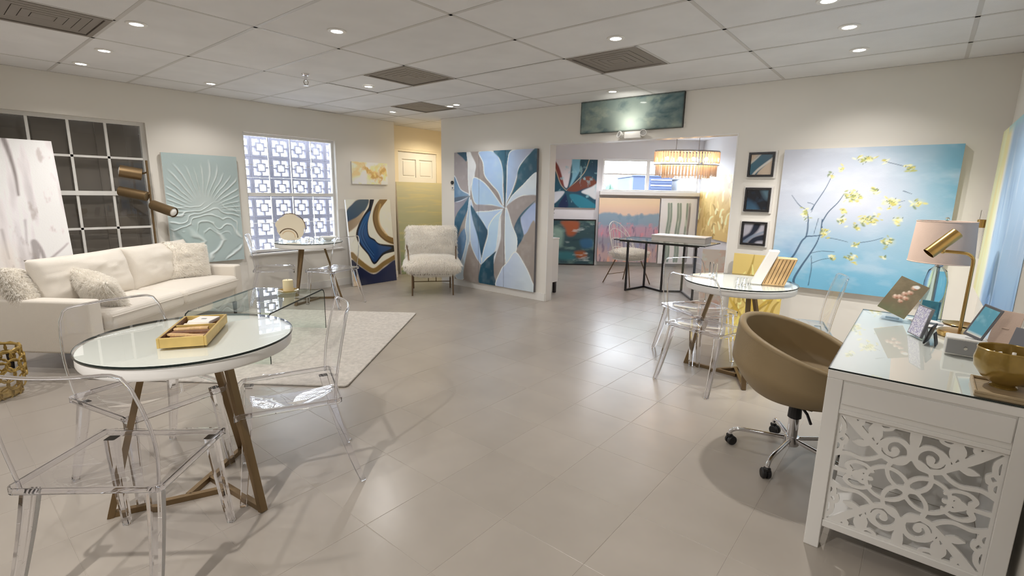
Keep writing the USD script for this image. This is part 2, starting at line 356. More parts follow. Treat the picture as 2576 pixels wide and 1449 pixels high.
for i in range(-8, 8):
    g = LineString([(-7, OY+i*T), (1, OY+i*T)]).intersection(room_poly)
    for s in getattr(g, 'geoms', [g]):
        if not s.is_empty and s.length > .2: obj('cross_tee', tee_run(*s.coords), 'ceiling_grid', ceil)
for (i, j) in VENTS:
    a = j+1 if j % 2 == 0 else j
    s = [(OX+a*T, OY+i*T), (OX+a*T, OY+(i+1)*T)]; obj('cross_tee', tee_run(*s), 'ceiling_grid', ceil)
for nm, b in (('wall_angle', bx(XL, XL+.02, YF, 5.01, CEIL-.001, CEIL+.001)), ('wall_angle', bx(-5.68, XR, YB-.02, YB, CEIL-.001, CEIL+.001)), ('wall_angle', bx(XR-.02, XR, YF, YB, CEIL-.001, CEIL+.001))):
    obj(nm, b, 'ceiling_grid', ceil)
struct('ceiling_annex', slab(annex_poly.difference(sbox(-9, 0, 2, YB+.06)), CEIL, CEIL+.02), 'annex_paint')
# ceiling vents: flat grilles
VL = {(1, -3): 'dark square ceiling vent between the sprinkler and the pair of small spotlights', (2, 0): 'largest square ceiling vent, above the wide doorway', (3, -5): 'farthest square ceiling vent, by the hall recess', (-3, -4): 'square ceiling vent near the dark window, next to a row of three lamps'}
for (i, j), _ in VENTS.items():
    t = thing('ceiling_vent', VL[(i, j)], 'vent', (OX+(j+.5)*T, OY+(i+.5)*T, CEIL+.002))
    h = T/2-.012
    obj('frame', slab(sbox(-h, -h, h, h).difference(sbox(-h+.03, -h+.03, h-.03, h-.03)), -.006, .01), 'vent_metal', t)
    obj('backing', bx(-h+.03, h-.03, -h+.03, h-.03, .012, .016), 'vent_metal', t)
    for q in range(5):
        r0 = h-.035-q*.05; r1 = r0-.046
        ring = sbox(-r0, -r0, r0, r0).difference(sbox(-r1, -r1, r1, r1)) if r1 > .02 else sbox(-r0, -r0, r0, r0)
        obj('louver', slab(ring, .001-q*.0006, .006), 'vent_metal', t)
# recessed lamps, followed by the added fill lamps
trim_ring = lathe([(.039, -.005), (.058, -.005), (.062, -.001), (.062, .001), (.039, .001), (.039, -.005)], 28)
lens = lathe([(0, -.0035), (.038, -.0035), (.038, -.001), (0, -.001)], 24)
LW = {0: 'largest and brightest recessed lamp in the row before the dark window', 1: 'middle recessed lamp of the row leading to the dark window', 2: 'small recessed lamp of the row, nearest the dark window',
      3: 'faint recessed lamp over the sofa wall', 4: 'recessed lamp beside the vent near the sprinkler', 5: 'tiny recessed lamp by the hall recess vent', 6: 'first of the twin spot lamps by the far vent', 7: 'second of the twin spot lamps, nearer the doorway wall',
      8: 'warm lamp in the ceiling of the hall recess', 9: 'bright recessed lamp beside the largest square vent', 10: 'small recessed lamp just above the teal picture', 11: 'bright recessed lamp in the row above the desk chair',
      12: 'crescent-shaped recessed lamp in front of the blossom painting', 13: 'recessed lamp above the desk at the upper edge of the photo'}
for n_, (x, y, aim, pw, cone) in enumerate(DOWNLIGHTS):
    z = CEIL
    t = thing('recessed_lamp', LW.get(n_, 'added fill lamp in the ceiling, out of view on the viewer side' if n_ < 20 else 'added fill lamp in the far room ceiling, hidden above the doorway head'), 'ceiling light', (x, y, z), group=None if n_ in LW else 'added fill lamps on the viewer side' if n_ < 20 else 'added fill lamps of the far room')
    obj('trim_ring', trim_ring, 'trim_white', t, smooth=30); obj('lens', lens, 'lamp_glow', t)
    L = UsdLux.SphereLight.Define(stage, str(t.GetPath())+'/light'); L.CreateRadiusAttr(.03); L.CreateIntensityAttr(LAMP_W*pw); L.CreateNormalizeAttr(True)
    L.CreateColorAttr(Gf.Vec3f(*((1., .86, .62) if n_ == 8 else (.98, .96, 1.0) if n_ > 19 else LAMP_COLOR)))
    sh = UsdLux.ShapingAPI.Apply(L.GetPrim()); sh.CreateShapingConeAngleAttr(float(cone)); sh.CreateShapingConeSoftnessAttr(.7)
    d = (np.array(aim)-(x, y, z-.03)) if aim else np.array([0, 0, -1.]); d = d/np.linalg.norm(d)
    zax = -d; xax = np.cross((0, 1, 0), zax) if abs(zax[1]) < .95 else np.cross((1, 0, 0), zax); xax /= np.linalg.norm(xax); yax = np.cross(zax, xax)
    L.AddTransformOp().Set(Gf.Matrix4d(*xax, 0, *yax, 0, *zax, 0, 0, 0, -.035, 1))
t = thing('sprinkler_head', 'chrome fire sprinkler hanging from the ceiling', 'sprinkler', (-4.60, 2.53, CEIL))
obj('escutcheon', lathe([(0, 0), (.038, 0), (.030, -.012), (.014, -.016), (0, -.016)], 20), 'chrome', t, smooth=30)
obj('body', lathe([(0, -.016), (.012, -.016), (.012, -.05), (.009, -.055), (0, -.055)], 12), 'chrome', t)
for s in (-1, 1): obj('arm', tube(spline([(0, s*.010, -.05), (0, s*.022, -.065), (0, s*.016, -.085), (0, 0, -.095)]), .004, 6), 'steel', t)
obj('deflector', lathe([(0, -.095), (.024, -.097), (.024, -.100), (0, -.100)], 16), 'steel', t)
# windows
def win(n_, u0, u1, z0, z1, place, cols, rows, rail, deep, glassm='window_glass', sill=True, mw=.018):
    t = struct('window_%d' % n_); P_ = lambda m_: moved(m_, *place)
    fw = .035
    obj('frame', P_(moved(prism(sbox(u0, z0, u1, z1).difference(sbox(u0+fw, z0+fw, u1-fw, z1-fw)), .05), (0, deep+.05, 0))), 'trim_white', t)
    if rail: obj('meeting_rail', P_(bx(u0+fw, u1-fw, deep-.005, deep+.045, rail-.022, rail+.022)), 'trim_white', t)
    a0, a1, b0, b1 = u0+fw, u1-fw, z0+fw, z1-fw
    us = np.linspace(a0, a1, cols+1)
    zs = np.concatenate([np.linspace(b0, rail-.022, rows//2+1), np.linspace(rail+.022, b1, rows//2+1)]) if rail else np.linspace(b0, b1, rows+1)
    if mw:
        for u in us[1:-1]: obj('muntin', P_(bx(u-mw/2, u+mw/2, deep+.008, deep+.032, b0, b1)), 'trim_white', t)
        for k, z in enumerate(zs[1:-1]):
            if rail and abs(z-rail) < .03: continue
            obj('muntin', P_(bx(a0, a1, deep+.008, deep+.032, z-mw/2, z+mw/2)), 'trim_white', t)
    cells = [(p, q) for p in zip(us[:-1], us[1:]) for q in zip(zs[:-1], zs[1:]) if q[1]-q[0] > .06]
    for (p0, p1), (q0, q1) in cells: obj('pane', P_(bx(p0, p1, deep+.018, deep+.022, q0, q1)), glassm, t)
    if sill: obj('sill', P_(cbx(u0-.03, u1+.03, -.05, .15, z0-.025, z0, .004)), 'trim_white', t)
    return t
PL = ((XL, 0, 0), 90)
w1 = win(1, *W1, PL, 4, 4, 1.315, .06, mw=.022); w2 = win(2, *W2, PL, 4, 4, 1.315, .06, mw=.005)
t = struct('window_3'); PA = ((*A0, 0), AN)
for (u0, u1) in ((.53, 1.415), (1.415, 2.40)):
    s_ = sbox(u0, 1.46, u1, 2.07)
    obj('frame', moved(moved(prism(s_.difference(sbox(u0+.035, 1.495, u1-.03, 2.035)), .06), (0, .10, 0)), *PA), 'trim_white', t)
    obj('sash_rail', moved(bx(u0+.035, u1-.03, .045, .085, 1.775, 1.805), *PA), 'trim_white', t)
    for z0, z1 in ((1.495, 1.775), (1.805, 2.035)): obj('pane', moved(bx(u0+.035, u1-.03, .06, .064, z0, z1), *PA), 'window_glass', t)
obj('sill', moved(cbx(.48, 2.44, -.10, .10, 1.385, 1.46, .006), *PA), 'trim_white', t)
# hall door
t = struct('door_1'); PH = ((HX, 0, 0), 90)
slab_ = sbox(5.313, .006, 6.157, 2.036)
PANELS = [(5.40, 5.70, 1.62, 1.92), (5.77, 6.07, 1.62, 1.92), (5.40, 5.70, .95, 1.52), (5.77, 6.07, .95, 1.52), (5.40, 5.70, .15, .80), (5.77, 6.07, .15, .80)]
for p in PANELS: slab_ = slab_.difference(sbox(p[0], p[2], p[1], p[3]))
obj('door_leaf', moved(moved(prism(slab_, .04), (0, .05, 0)), *PH), 'trim_white', t)
for p in PANELS:
    k = moved(cbx(p[0], p[1], .026, .04, p[2], p[3], .003), *PH); obj('door_panel', k, 'trim_white', t)
    obj('raised_field', moved(cbx(p[0]+.03, p[1]-.03, .016, .03, p[2]+.03, p[3]-.03, .009), *PH), 'trim_white', t)
obj('door_handle', moved(tube([(5.39, .0, 1.0), (5.39, -.05, 1.0), (5.50, -.055, 1.0)], .010, 8), *PH), 'brass', t)
obj('door_stop', moved(bx(5.29, 6.18, .055, .09, 0, 2.06), *PH), 'hall_paint', t)  # unseen panel added behind the leaf, stops sky light leaking through gaps
t = struct('trim_2')
for b in (bx(5.22, 5.31, -.010, 0, 0, 2.04), bx(6.16, 6.25, -.010, 0, 0, 2.04)): obj('casing', moved(b, *PH), 'hall_paint', t)
obj('head_casing', moved(cat([bx(5.02, 6.6, -.012, 0, 2.04, 2.075), bx(5.02, 6.6, -.017, 0, 2.075, 2.088)]), *PH), 'hall_paint', t)
# outside: storm shutter, breeze blocks, far buildings
t = thing('storm_shutter', 'closed dark storm shutter behind the panes of the grid window', 'shutter', (XL-.17, 0, 0), 90)
for k in range(6): obj('shutter_panel', cbx(.40+k*.24-.012, .40+k*.24+.24, (k % 2)*.012, .012+(k % 2)*.012, .5, 2.15, .002), 'shutter_dark', t)
BP, BX, BY0, BZ0 = .270, -7.05, 3.045, 2.055
def block_shape():
    h = BP/2; p = sbox(-h+.001, -h+.001, h-.001, h-.001).difference(sbox(-h+.030, -h+.030, h-.030, h-.030))
    q = .058; inner = sbox(-q, -q, q, q).difference(sbox(-q+.015, -q+.015, q-.015, q-.015))
    arms = unary_union([sbox(-.010, q-.002, .010, h-.028), sbox(-.010, -h+.028, .010, -q+.002), sbox(q-.002, -.010, h-.028, .010), sbox(-h+.028, -.010, -q+.002, .010)])
    corner = Polygon()
    return unary_union([p, inner, arms])
blk = moved(prism(block_shape(), .055), (0, .055, 0))
t = thing('breeze_block_screen', 'pale breeze block screen outside the sunlit window', 'screen wall', (BX, 0, 0), 90)
for i in range(-2, 8):
    for k in range(-2, 8):
        obj('breeze_block', moved(blk, (BY0+BP/2-.015+(i-0)*BP, 0, BZ0-BP/2+.02-k*BP)), 'breeze_block', t)
struct('ground_outside', bx(-70, 70, -20, 110, -.30, -.10), 'pavement')
oa = lambda s, t_: apt(s, t_)
t = thing('low_building', 'low blue building with horizontal louvers beyond the far window', 'building', (*oa(7.2, 22), -.1), AN)
obj('wall', cbx(-1.05, 1.4, 0, 5, 0, 2.62, .02), 'blue_siding', t)
for k in range(6): obj('louver', cbx(.05, 1.35, -.08, 0, 1.55+k*.17, 1.62+k*.17, .01), 'white_siding' if k % 2 else 'blue_siding', t)
obj('roof', cbx(-1.15, 1.5, -.1, 5, 2.62, 2.72, .02), 'blue_siding', t)
t = thing('white_building', 'bright white building beside the blue louvered one', 'building', (*oa(9.95, 21), -.1), AN)
obj('wall', cbx(-.9, 3.2, 0, 5, 0, 2.5, .02), 'white_siding', t); obj('roof', cbx(-1.0, 3.3, -.1, 5, 2.5, 2.62, .02), 'white_siding', t); obj('louver', cbx(.2, 2.6, -.06, 0, 2.05, 2.12, .01), 'slate_grey', t)
t = thing('distant_tree', 'hazy green tree top seen low in the far window', 'tree', (*oa(8.4, 40), -.1))
cr = []
for k in range(9):
    s_ = trimesh.creation.icosphere(3, .62+.25*RNG.random()); v = s_.vertices; s_.vertices = v*(1+.35*(meshkit.fbm(v*2.5+k*3, 4, 3)[:, None]-.5)); cr.append(moved(s_, (RNG.uniform(-1.2, 1.2), RNG.uniform(-.8, .8), RNG.uniform(1.6, 2.2))))
obj('crown', cat(cr), 'hedge_green', t, smooth=True, kind='stuff'); obj('trunk', lathe([(0, 0), (.16, 0), (.11, 1.7), (0, 1.7)], 10), 'wood_brown', t)
# ---------------------------------------------------------------- paintings: colour fields computed on a fine grid of the canvas
def homography(src):
    """maps sketch coordinates of a four-cornered outline (top left, top right, bottom right, bottom left) to the unit canvas, v upwards."""
    dst = [(0, 1), (1, 1), (1, 0), (0, 0)]; A = []
    for (x, y), (u, v) in zip(src, dst):
        A += [[x, y, 1, 0, 0, 0, -u*x, -u*y], [0, 0, 0, x, y, 1, -v*x, -v*y]]
    h = np.linalg.solve(np.array(A, float), np.array(dst, float).ravel()); Hm = np.append(h, 1).reshape(3, 3)
    def f(pts):
        p = np.asarray(pts, float).reshape(-1, 2); q = np.c_[p, np.ones(len(p))] @ Hm.T; return q[:, :2]/q[:, 2:]
    return f
class Art:
    def __init__(s, W, H, nx, base, gain=1.6, quad=None, seed=1):
        s.W, s.H, s.nx, s.ny = W, H, nx, max(8, int(round(nx*H/W)))
        u, v = np.meshgrid(np.linspace(0, 1, s.nx+1), np.linspace(0, 1, s.ny+1), indexing='ij')
        s.u, s.v = u.ravel(), v.ravel(); s.P = np.stack([s.u*W, s.v*H], 1); s.gain = gain; s.seed = seed
        s.c = np.tile(lin(base), (len(s.u), 1)); s.h = np.zeros(len(s.u)); s.px = W/nx
        s.m = homography(quad) if quad else (lambda p: np.asarray(p, float).reshape(-1, 2))
        s.k = 1.0
    def to(s, pts): return s.m(pts)*(s.W, s.H)
    def mix(s, a, rgb):
        a = np.clip(a, 0, 1)[:, None]; s.c = s.c*(1-a)+lin(rgb)*a; return s
    def noise(s, sx, sy=None, oct=4, seed=0, warp=0.):
        sy = sy or sx; x, y = s.u*s.W*sx, s.v*s.H*sy
        if warp:
            w = meshkit.fbm(np.stack([x*.7, y*.7, 0*x+5+seed], 1), 3, s.seed+seed+40)-.5; x = x+w*warp; y = y+np.roll(w, 17)*0+w*warp*.6
        return meshkit.fbm(np.stack([x, y, 0*x+.37], 1), oct, s.seed*13+seed)
    def dist(s, p, closed=False):
        p = np.asarray(p); q = np.roll(p, -1, 0) if closed else p[1:]; a = p if closed else p[:-1]
        best = np.full(len(s.P), 1e9)
        for i in range(len(a)):
            d = q[i]-a[i]; L = d@d+1e-12; t = np.clip(((s.P-a[i])@d)/L, 0, 1)
            best = np.minimum(best, ((s.P-a[i]-t[:, None]*d)**2).sum(1))
        return np.sqrt(best)
    def mask(s, pts, soft=None, smooth=6, raw=False):
        p = s.to(pts); p = spline(p, smooth, True) if smooth else p
        x, y = s.P[:, 0], s.P[:, 1]; ins = np.zeros(len(x), bool); n = len(p); j = n-1
        for i in range(n):
            xi, yi, xj, yj = p[i, 0], p[i, 1], p[j, 0], p[j, 1]
            if (yi > yj) != (yj > yi) or yi != yj:
                ins ^= ((yi > y) != (yj > y)) & (x < (xj-xi)*(y-yi)/(yj-yi+1e-15)+xi)
            j = i
        d = s.dist(p, True); sd = np.where(ins, d, -d); s.sd = sd
        soft = soft or s.px
        return np.clip(sd/(2*soft)+.5, 0, 1)
    def poly(s, pts, rgb, soft=None, smooth=6, rgb2=None, ang=90., alpha=1., edge=None, ew=None):
        a = s.mask(pts, soft, smooth); p = s.to(pts)
        if rgb2 is not None:
            d = np.array([math.cos(rad(ang)), math.sin(rad(ang))]); k = s.P@d; pk = p@d; t = np.clip((k-pk.min())/(np.ptp(pk)+1e-9), 0, 1)[:, None]
            col = lin(rgb)*(1-t)+lin(rgb2)*t
        else: col = lin(rgb)
        a1 = (a*alpha)[:, None]; s.c = s.c*(1-a1)+col*a1
        if edge is not None:
            e = np.clip(1-np.abs(s.sd)/(ew or 2*s.px), 0, 1)*(.9 if edge is not None else 0); s.mix(e*(s.sd > -s.px), edge)
        return s
    def stroke(s, pts, w0, w1, rgb, soft=None, alpha=1., n=8):
        p = spline(s.to(pts), n) if len(pts) > 2 else s.to(pts)
        best = np.zeros(len(s.P)); N = len(p)
        for i in range(N-1):
            d = p[i+1]-p[i]; L = d@d+1e-12; t = np.clip(((s.P-p[i])@d)/L, 0, 1); r = np.sqrt(((s.P-p[i]-t[:, None]*d)**2).sum(1))
            w = (w0+(w1-w0)*(i+t)/(N-1))/2; best = np.maximum(best, np.clip((w-r)/(soft or s.px)+.5, 0, 1))
        return s.mix(best*alpha, rgb)
    def dab(s, c, rx, ry, ang, rgb, alpha=1., soft=.35):
        q = s.P-s.to([c])[0]; ca, sa = math.cos(rad(ang)), math.sin(rad(ang))
        x, y = (q[:, 0]*ca+q[:, 1]*sa)/rx, (-q[:, 0]*sa+q[:, 1]*ca)/ry; r = np.sqrt(x*x+y*y)
        return s.mix(np.clip((1-r)/soft, 0, 1)*alpha, rgb)
    def tints(s): return np.clip(s.c*s.gain, 0, .92)
    def surface(s, y=0.0, relief=0.0):
        x, z = s.P[:, 0]-s.W/2, s.P[:, 1]; v = np.stack([x, y-relief*s.h, z], 1); n = s.ny+1
        i, j = np.meshgrid(np.arange(s.nx), np.arange(s.ny), indexing='ij'); a = (i*n+j).ravel(); b = a+n
        f = np.vstack([np.stack([a, b, b+1], 1), np.stack([a, b+1, a+1], 1)])
        return trimesh.Trimesh(v, f, process=False)
def painting(name, label, art, loc, rz, lean=0., depth=.035, m='painted_canvas', side='paper_white', frame=None, fw=.02, catg='painting', relief=0., group=None):
    """canvas standing on its lower edge at loc, facing local -y; the paint is a finely coloured sheet laid on the stretched canvas."""
    t = thing(name, label, catg, loc, rz, -lean, group)
    W, H = art.W, art.H
    obj('canvas', cbx(-W/2, W/2, -depth, 0, 0, H, .003), side, t)
    obj('painted_surface', art.surface(-depth-.0015, relief), m, t, smooth=True, tint=art.tints())
    if frame:
        o = sbox(-W/2-fw, -fw, W/2+fw, H+fw).difference(sbox(-W/2, 0, W/2, H)); obj('frame', prism(o, depth+.012), frame, t)
    return t
# -- three-panel petal painting
a = Art(1.50, 1.845, 210, (150, 143, 138), 1.3, [(92, 152), (818, 122), (780, 1350), (100, 1240)], 3)
TP_, BL, PB, LV, DT, GR, SB = (146, 138, 134), (160, 190, 228), (186, 204, 222), (168, 182, 212), (30, 78, 100), (196, 202, 208), (108, 144, 180)
WH = (224, 232, 240)
for pts, c1, c2, ang, ed in [
 ([(92, 160), (150, 175), (190, 220), (215, 300), (222, 420), (225, 525), (150, 470), (92, 360)], (158, 150, 150), (140, 134, 136), 60, None),
 ([(118, 150), (200, 150), (202, 228), (165, 195)], DT, (20, 60, 82), 90, None),
 ([(205, 150), (240, 158), (285, 260), (270, 360), (240, 450), (230, 530), (217, 400), (215, 250)], GR, (214, 218, 220), 90, WH),
 ([(240, 150), (310, 148), (345, 240), (360, 330), (430, 430), (500, 550), (530, 630), (400, 470), (280, 370), (285, 260)], TP_, (132, 122, 120), 0, None),
 ([(310, 148), (430, 143), (490, 210), (520, 320), (518, 450), (524, 610), (480, 500), (420, 430), (360, 350), (345, 240)], BL, (150, 178, 214), 180, WH),
 ([(440, 138), (600, 136), (560, 220), (550, 400), (538, 625), (525, 400), (515, 280), (490, 205)], (52, 104, 128), DT, 0, None),
 ([(600, 136), (790, 122), (720, 200), (660, 280), (640, 360), (600, 480), (552, 580), (545, 610), (553, 400), (560, 230)], (150, 178, 214), (166, 168, 182), 0, WH),
 ([(822, 118), (818, 320), (750, 390), (640, 480), (545, 620), (600, 500), (638, 400), (645, 330), (670, 270), (740, 180)], (44, 98, 118), (28, 72, 92), 0, None),
 ([(815, 330), (810, 525), (700, 525), (620, 560), (548, 628), (590, 540), (680, 450)], PB, (206, 214, 218), 90, WH),
 ([(808, 525), (803, 570), (690, 670), (630, 760), (612, 830), (565, 720), (538, 640), (600, 575), (700, 530)], (152, 144, 142), TP_, 0, None),
 ([(803, 590), (798, 770), (720, 850), (695, 850), (672, 740), (692, 690)], LV, (150, 168, 204), 90, None),
 ([(800, 572), (690, 668), (630, 760), (615, 830), (640, 975), (690, 890), (696, 850), (670, 740), (690, 690)], (26, 70, 94), (44, 96, 118), 0, None),
 ([(798, 765), (785, 1348), (770, 1260), (720, 1120), (640, 1000), (690, 900), (722, 850)], (140, 132, 126), (150, 140, 132), 90, None),
 ([(270, 368), (350, 410), (430, 500), (500, 600), (532, 636), (420, 608), (290, 603), (250, 500), (252, 420)], (166, 196, 236), (150, 180, 220), 90, WH),
 ([(270, 605), (430, 612), (530, 640), (400, 655), (290, 674), (262, 645)], (150, 146, 152), TP_, 0, None),
 ([(280, 675), (400, 660), (528, 646), (450, 705), (400, 785), (385, 835), (350, 760)], (176, 198, 230), (160, 186, 222), 0, WH),
 ([(92, 580), (225, 540), (190, 590), (120, 670), (92, 720)], (144, 140, 150), (120, 124, 140), 0, None),
 ([(92, 355), (150, 470), (228, 525), (92, 572)], (84, 122, 156), (120, 150, 178), 0, WH),
 ([(92, 545), (228, 528), (170, 560), (92, 582)], (70, 88, 108), (90, 104, 120), 0, None),
 ([(232, 530), (215, 640), (150, 800), (95, 985), (92, 780), (120, 680), (180, 600)], (26, 72, 96), (40, 94, 122), 90, None),
 ([(200, 810), (205, 900), (165, 1060), (110, 1210), (95, 1000), (150, 850)], SB, (92, 130, 170), 90, None),
 ([(230, 540), (236, 700), (232, 900), (212, 1000), (182, 1236), (104, 1215), (168, 1060), (203, 900), (192, 800), (215, 650)], (150, 178, 202), (190, 204, 214), 270, WH),
 ([(240, 560), (300, 850), (330, 1060), (330, 1115), (280, 1040), (235, 900)], (176, 196, 226), (150, 178, 212), 0, WH),
 ([(240, 610), (300, 690), (372, 800), (386, 850), (350, 980), (335, 1065), (300, 880), (258, 740)], (34, 86, 112), (24, 64, 88), 0, None),
 ([(235, 950), (280, 1050), (326, 1130), (318, 1275), (180, 1240), (211, 1000)], (146, 136, 128), TP_, 0, None),
 ([(528, 646), (492, 720), (472, 900), (452, 1010), (380, 1062), (338, 1110), (345, 1020), (386, 880), (396, 790), (450, 705)], (160, 190, 222), (176, 202, 226), 90, WH),
 ([(535, 642), (505, 760), (502, 900), (462, 1050), (438, 1110), (442, 1020), (472, 930), (486, 760)], GR, (216, 220, 222), 0, None),
 ([(536, 642), (543, 900), (542, 1110), (482, 1170), (455, 1300), (442, 1110), (500, 900), (505, 700)], (140, 132, 128), (150, 144, 142), 0, None),
 ([(540, 640), (600, 790), (636, 880), (638, 960), (620, 1025), (543, 1115)], PB, (200, 212, 222), 0, WH),
 ([(457, 1005), (441, 1060), (442, 1200), (458, 1305), (316, 1280), (324, 1140), (360, 1090)], (30, 80, 102), (22, 60, 80), 0, None),
 ([(625, 1010), (700, 1110), (760, 1240), (778, 1360), (470, 1320), (500, 1170), (560, 1090)], (170, 186, 214), (196, 208, 214), 0, WH)]:
    a.poly(pts, c1, .008, 6, c2, ang, 1., ed, .013)
a.mix((a.noise(10, 10, 3, 5)-.5)*.35, (235, 240, 245)); a.mix((.5-a.noise(7, 12, 3, 9))*.3, (70, 84, 100))
def petal():
    t = thing('petal_painting', 'tall blue, teal and taupe petal painting on three hung panels', 'painting', (-4.612, YB-.002, .103))
    cuts = [0, .4925/1.5, .972/1.5, 1.0]; C = a.c.reshape(a.nx+1, a.ny+1, 3)
    for k in range(3):
        u0, u1 = cuts[k], cuts[k+1]; i0, i1 = int(round(u0*a.nx)), int(round(u1*a.nx)); x0, x1 = (u0-.5)*1.5, (u1-.5)*1.5
        p = obj('panel', cbx(x0+.001, x1-.001, -.04, 0, 0, 1.845, .002), 'slate_grey', t)
        b = Art(x1-x0-.004, 1.845, i1-i0, (0, 0, 0), a.gain); b.ny = a.ny
        u, v = np.meshgrid(np.linspace(0, 1, b.nx+1), np.linspace(0, 1, b.ny+1), indexing='ij'); b.u, b.v = u.ravel(), v.ravel(); b.P = np.stack([b.u*b.W, b.v*b.H], 1); b.h = 0*b.u
        b.c = C[i0:i1+1].reshape(-1, 3)
        obj('painted_surface', moved(b.surface(-.0415), ((x0+x1)/2, 0, 0)), 'painted_canvas', p, smooth=True, tint=b.tints())
petal()
# -- blossom branches
a = Art(1.22, 1.23, 240, (190, 198, 212), 1.2, [(383, 127), (1873, 75), (1630, 1387), (252, 1226)], 5)
a.mix(np.clip(1.25-2.1*a.v+.5*(a.noise(2.2, 3, 4, 1)-.5), 0, 1), (126, 182, 210))
a.mix(np.clip(.55-2.6*a.v+.8*(a.noise(2.5, 5, 4, 2)-.5), 0, 1), (98, 168, 202))
a.mix(np.clip((a.u-.62)*2.2+(a.v-.5)*.7+.9*(a.noise(2.2, 3, 4, 3)-.5), 0, 1)*.85, (120, 176, 200))
a.mix(np.clip((a.u-.86)*4+.9*(a.noise(3, 3, 4, 12)-.5), 0, 1)*.7, (92, 154, 186))
a.mix(np.clip(.8-np.hypot(a.u-.52, (a.v-.66)*1.2)*2.4+.5*(a.noise(3, 4, 4, 4)-.5), 0, 1)*.8, (216, 216, 228))
a.mix(np.clip(.7-a.u*2.2+(a.v-.72)*1.6+.5*(a.noise(3, 6, 4, 6)-.5), 0, 1)*.6, (182, 182, 192))
a.mix(np.clip(.45-np.hypot((a.u-.12)*1.6, a.v-.26)*2.6+.4*(a.noise(4, 6, 3, 7)-.5), 0, 1)*.9, (84, 132, 190))
a.mix(np.clip(.5-np.hypot((a.u-.72)*1.3, (a.v-.2)*2)*2.2+.5*(a.noise(4, 8, 3, 8)-.5), 0, 1)*.7, (150, 190, 216))
a.mix(np.clip((a.noise(4, 9, 4, 10)-.5)*1.6, 0, .3), (220, 226, 236))
BR = (58, 84, 112)
for pts, w0, w1 in [([(455, 1235), (460, 1180), (520, 1080), (590, 980), (650, 880), (690, 760)], .017, .005), ([(370, 1070), (450, 1000), (520, 880), (560, 830), (575, 700), (560, 620)], .014, .006), ([(560, 620), (500, 580), (440, 500)], .006, .003),
  ([(600, 620), (640, 560), (720, 440), (780, 320)], .007, .003), ([(690, 720), (740, 640), (820, 560), (870, 490)], .008, .004), ([(560, 838), (660, 832), (720, 820)], .009, .004), ([(690, 700), (680, 790)], .007, .006),
  ([(720, 850), (800, 860), (900, 885)], .004, .003), ([(600, 975), (680, 960), (790, 965)], .004, .003), ([(600, 1060), (680, 1030), (770, 1015)], .004, .003), ([(575, 1240), (600, 1100), (600, 1000)], .005, .004),
  ([(1000, 890), (1100, 875), (1190, 850)], .004, .003), ([(1215, 225), (1320, 250), (1420, 275)], .004, .003), ([(1360, 465), (1430, 490)], .005, .002), ([(1270, 570), (1370, 545)], .004, .002), ([(570, 560), (620, 580), (600, 640)], .004, .003), ([(660, 690), (620, 820)], .004, .003)]:
    a.stroke(pts, w0*1.3, w1*1.3, BR, .003, .9)
rr = random.Random(5)
for cx, cy, rx, ry, n in [(1050, 205, 85, 40, 26), (1420, 275, 45, 30, 12), (940, 510, 95, 62, 44), (1260, 560, 80, 48, 34), (1060, 700, 95, 52, 38), (850, 705, 45, 45, 14), (865, 630, 26, 24, 7), (1130, 465, 48, 38, 12), (705, 812, 50, 42, 16), (1240, 885, 62, 52, 18),
  (930, 1012, 55, 42, 18), (770, 1010, 34, 34, 9), (550, 650, 34, 72, 14), (850, 285, 34, 24, 7), (1310, 705, 44, 52, 11), (1480, 560, 66, 44, 12), (960, 905, 44, 32, 8), (970, 760, 40, 26, 7), (1215, 220, 18, 28, 4), (1160, 610, 18, 14, 3), (760, 340, 26, 30, 5), (1190, 1010, 30, 20, 4)]:
    a.dab((cx, cy), rx*.0009, ry*.0009, 0, (222, 220, 176), .45, .9)
    for k in range(n):
        x, y = rr.gauss(cx, rx*.45), rr.gauss(cy, ry*.45); c = rr.choice([(216, 208, 126), (228, 224, 168), (204, 194, 104), (172, 176, 104), (124, 140, 96), (230, 230, 204)])
        a.dab((x, y), rr.uniform(.013, .028), rr.uniform(.006, .012), rr.uniform(-60, 60), c, .9, .6)
    for k in range(n//4): a.dab((rr.gauss(cx, rx*.4), rr.gauss(cy, ry*.4)), .010, .0035, rr.uniform(20, 100), (86, 104, 74), .85, .5)
painting('blossom_painting', 'large pale blue painting of bare branches with yellow blossoms', a, (-.445, YB-.002, .593), 0, 0, .055)
# -- navy, white and gold agate
a = Art(.77, 1.26, 150, (226, 216, 198), 1.4, [(868, 598), (1200, 600), (1252, 1185), (960, 1225)], 7)
a.poly([(880, 690), (915, 640), (960, 600), (1042, 598), (1020, 680), (960, 740), (885, 790)], (34, 60, 88), .01, 5, (78, 92, 98), 60)
a.poly([(885, 782), (960, 735), (1010, 690), (985, 770), (930, 830), (880, 855)], (128, 108, 80), .012, 5, (176, 156, 128), 0)
a.stroke([(1160, 590), (1108, 670), (1096, 750), (1125, 840), (1180, 895), (1240, 920)], .105, .10, (122, 94, 46), .012)
a.stroke([(1130, 640), (1118, 720), (1130, 800), (1180, 870)], .03, .035, (176, 146, 84), .02, .7)
a.stroke([(1104, 640), (1082, 740), (1110, 840), (1170, 905), (1240, 932)], .012, .014, (70, 52, 28), .006, .8)
a.stroke([(935, 1010), (1000, 1068), (1090, 1120), (1165, 1072), (1250, 1020)], .085, .075, (126, 102, 56), .02)
a.poly([(925, 1050), (1000, 1092), (1092, 1142), (1165, 1098), (1256, 1050), (1262, 1240), (930, 1250)], (14, 22, 54), .012, 5, (26, 36, 72), 0)
a.poly([(930, 1130), (985, 1160), (1004, 1240), (930, 1260)], (196, 176, 150), .01, 5)
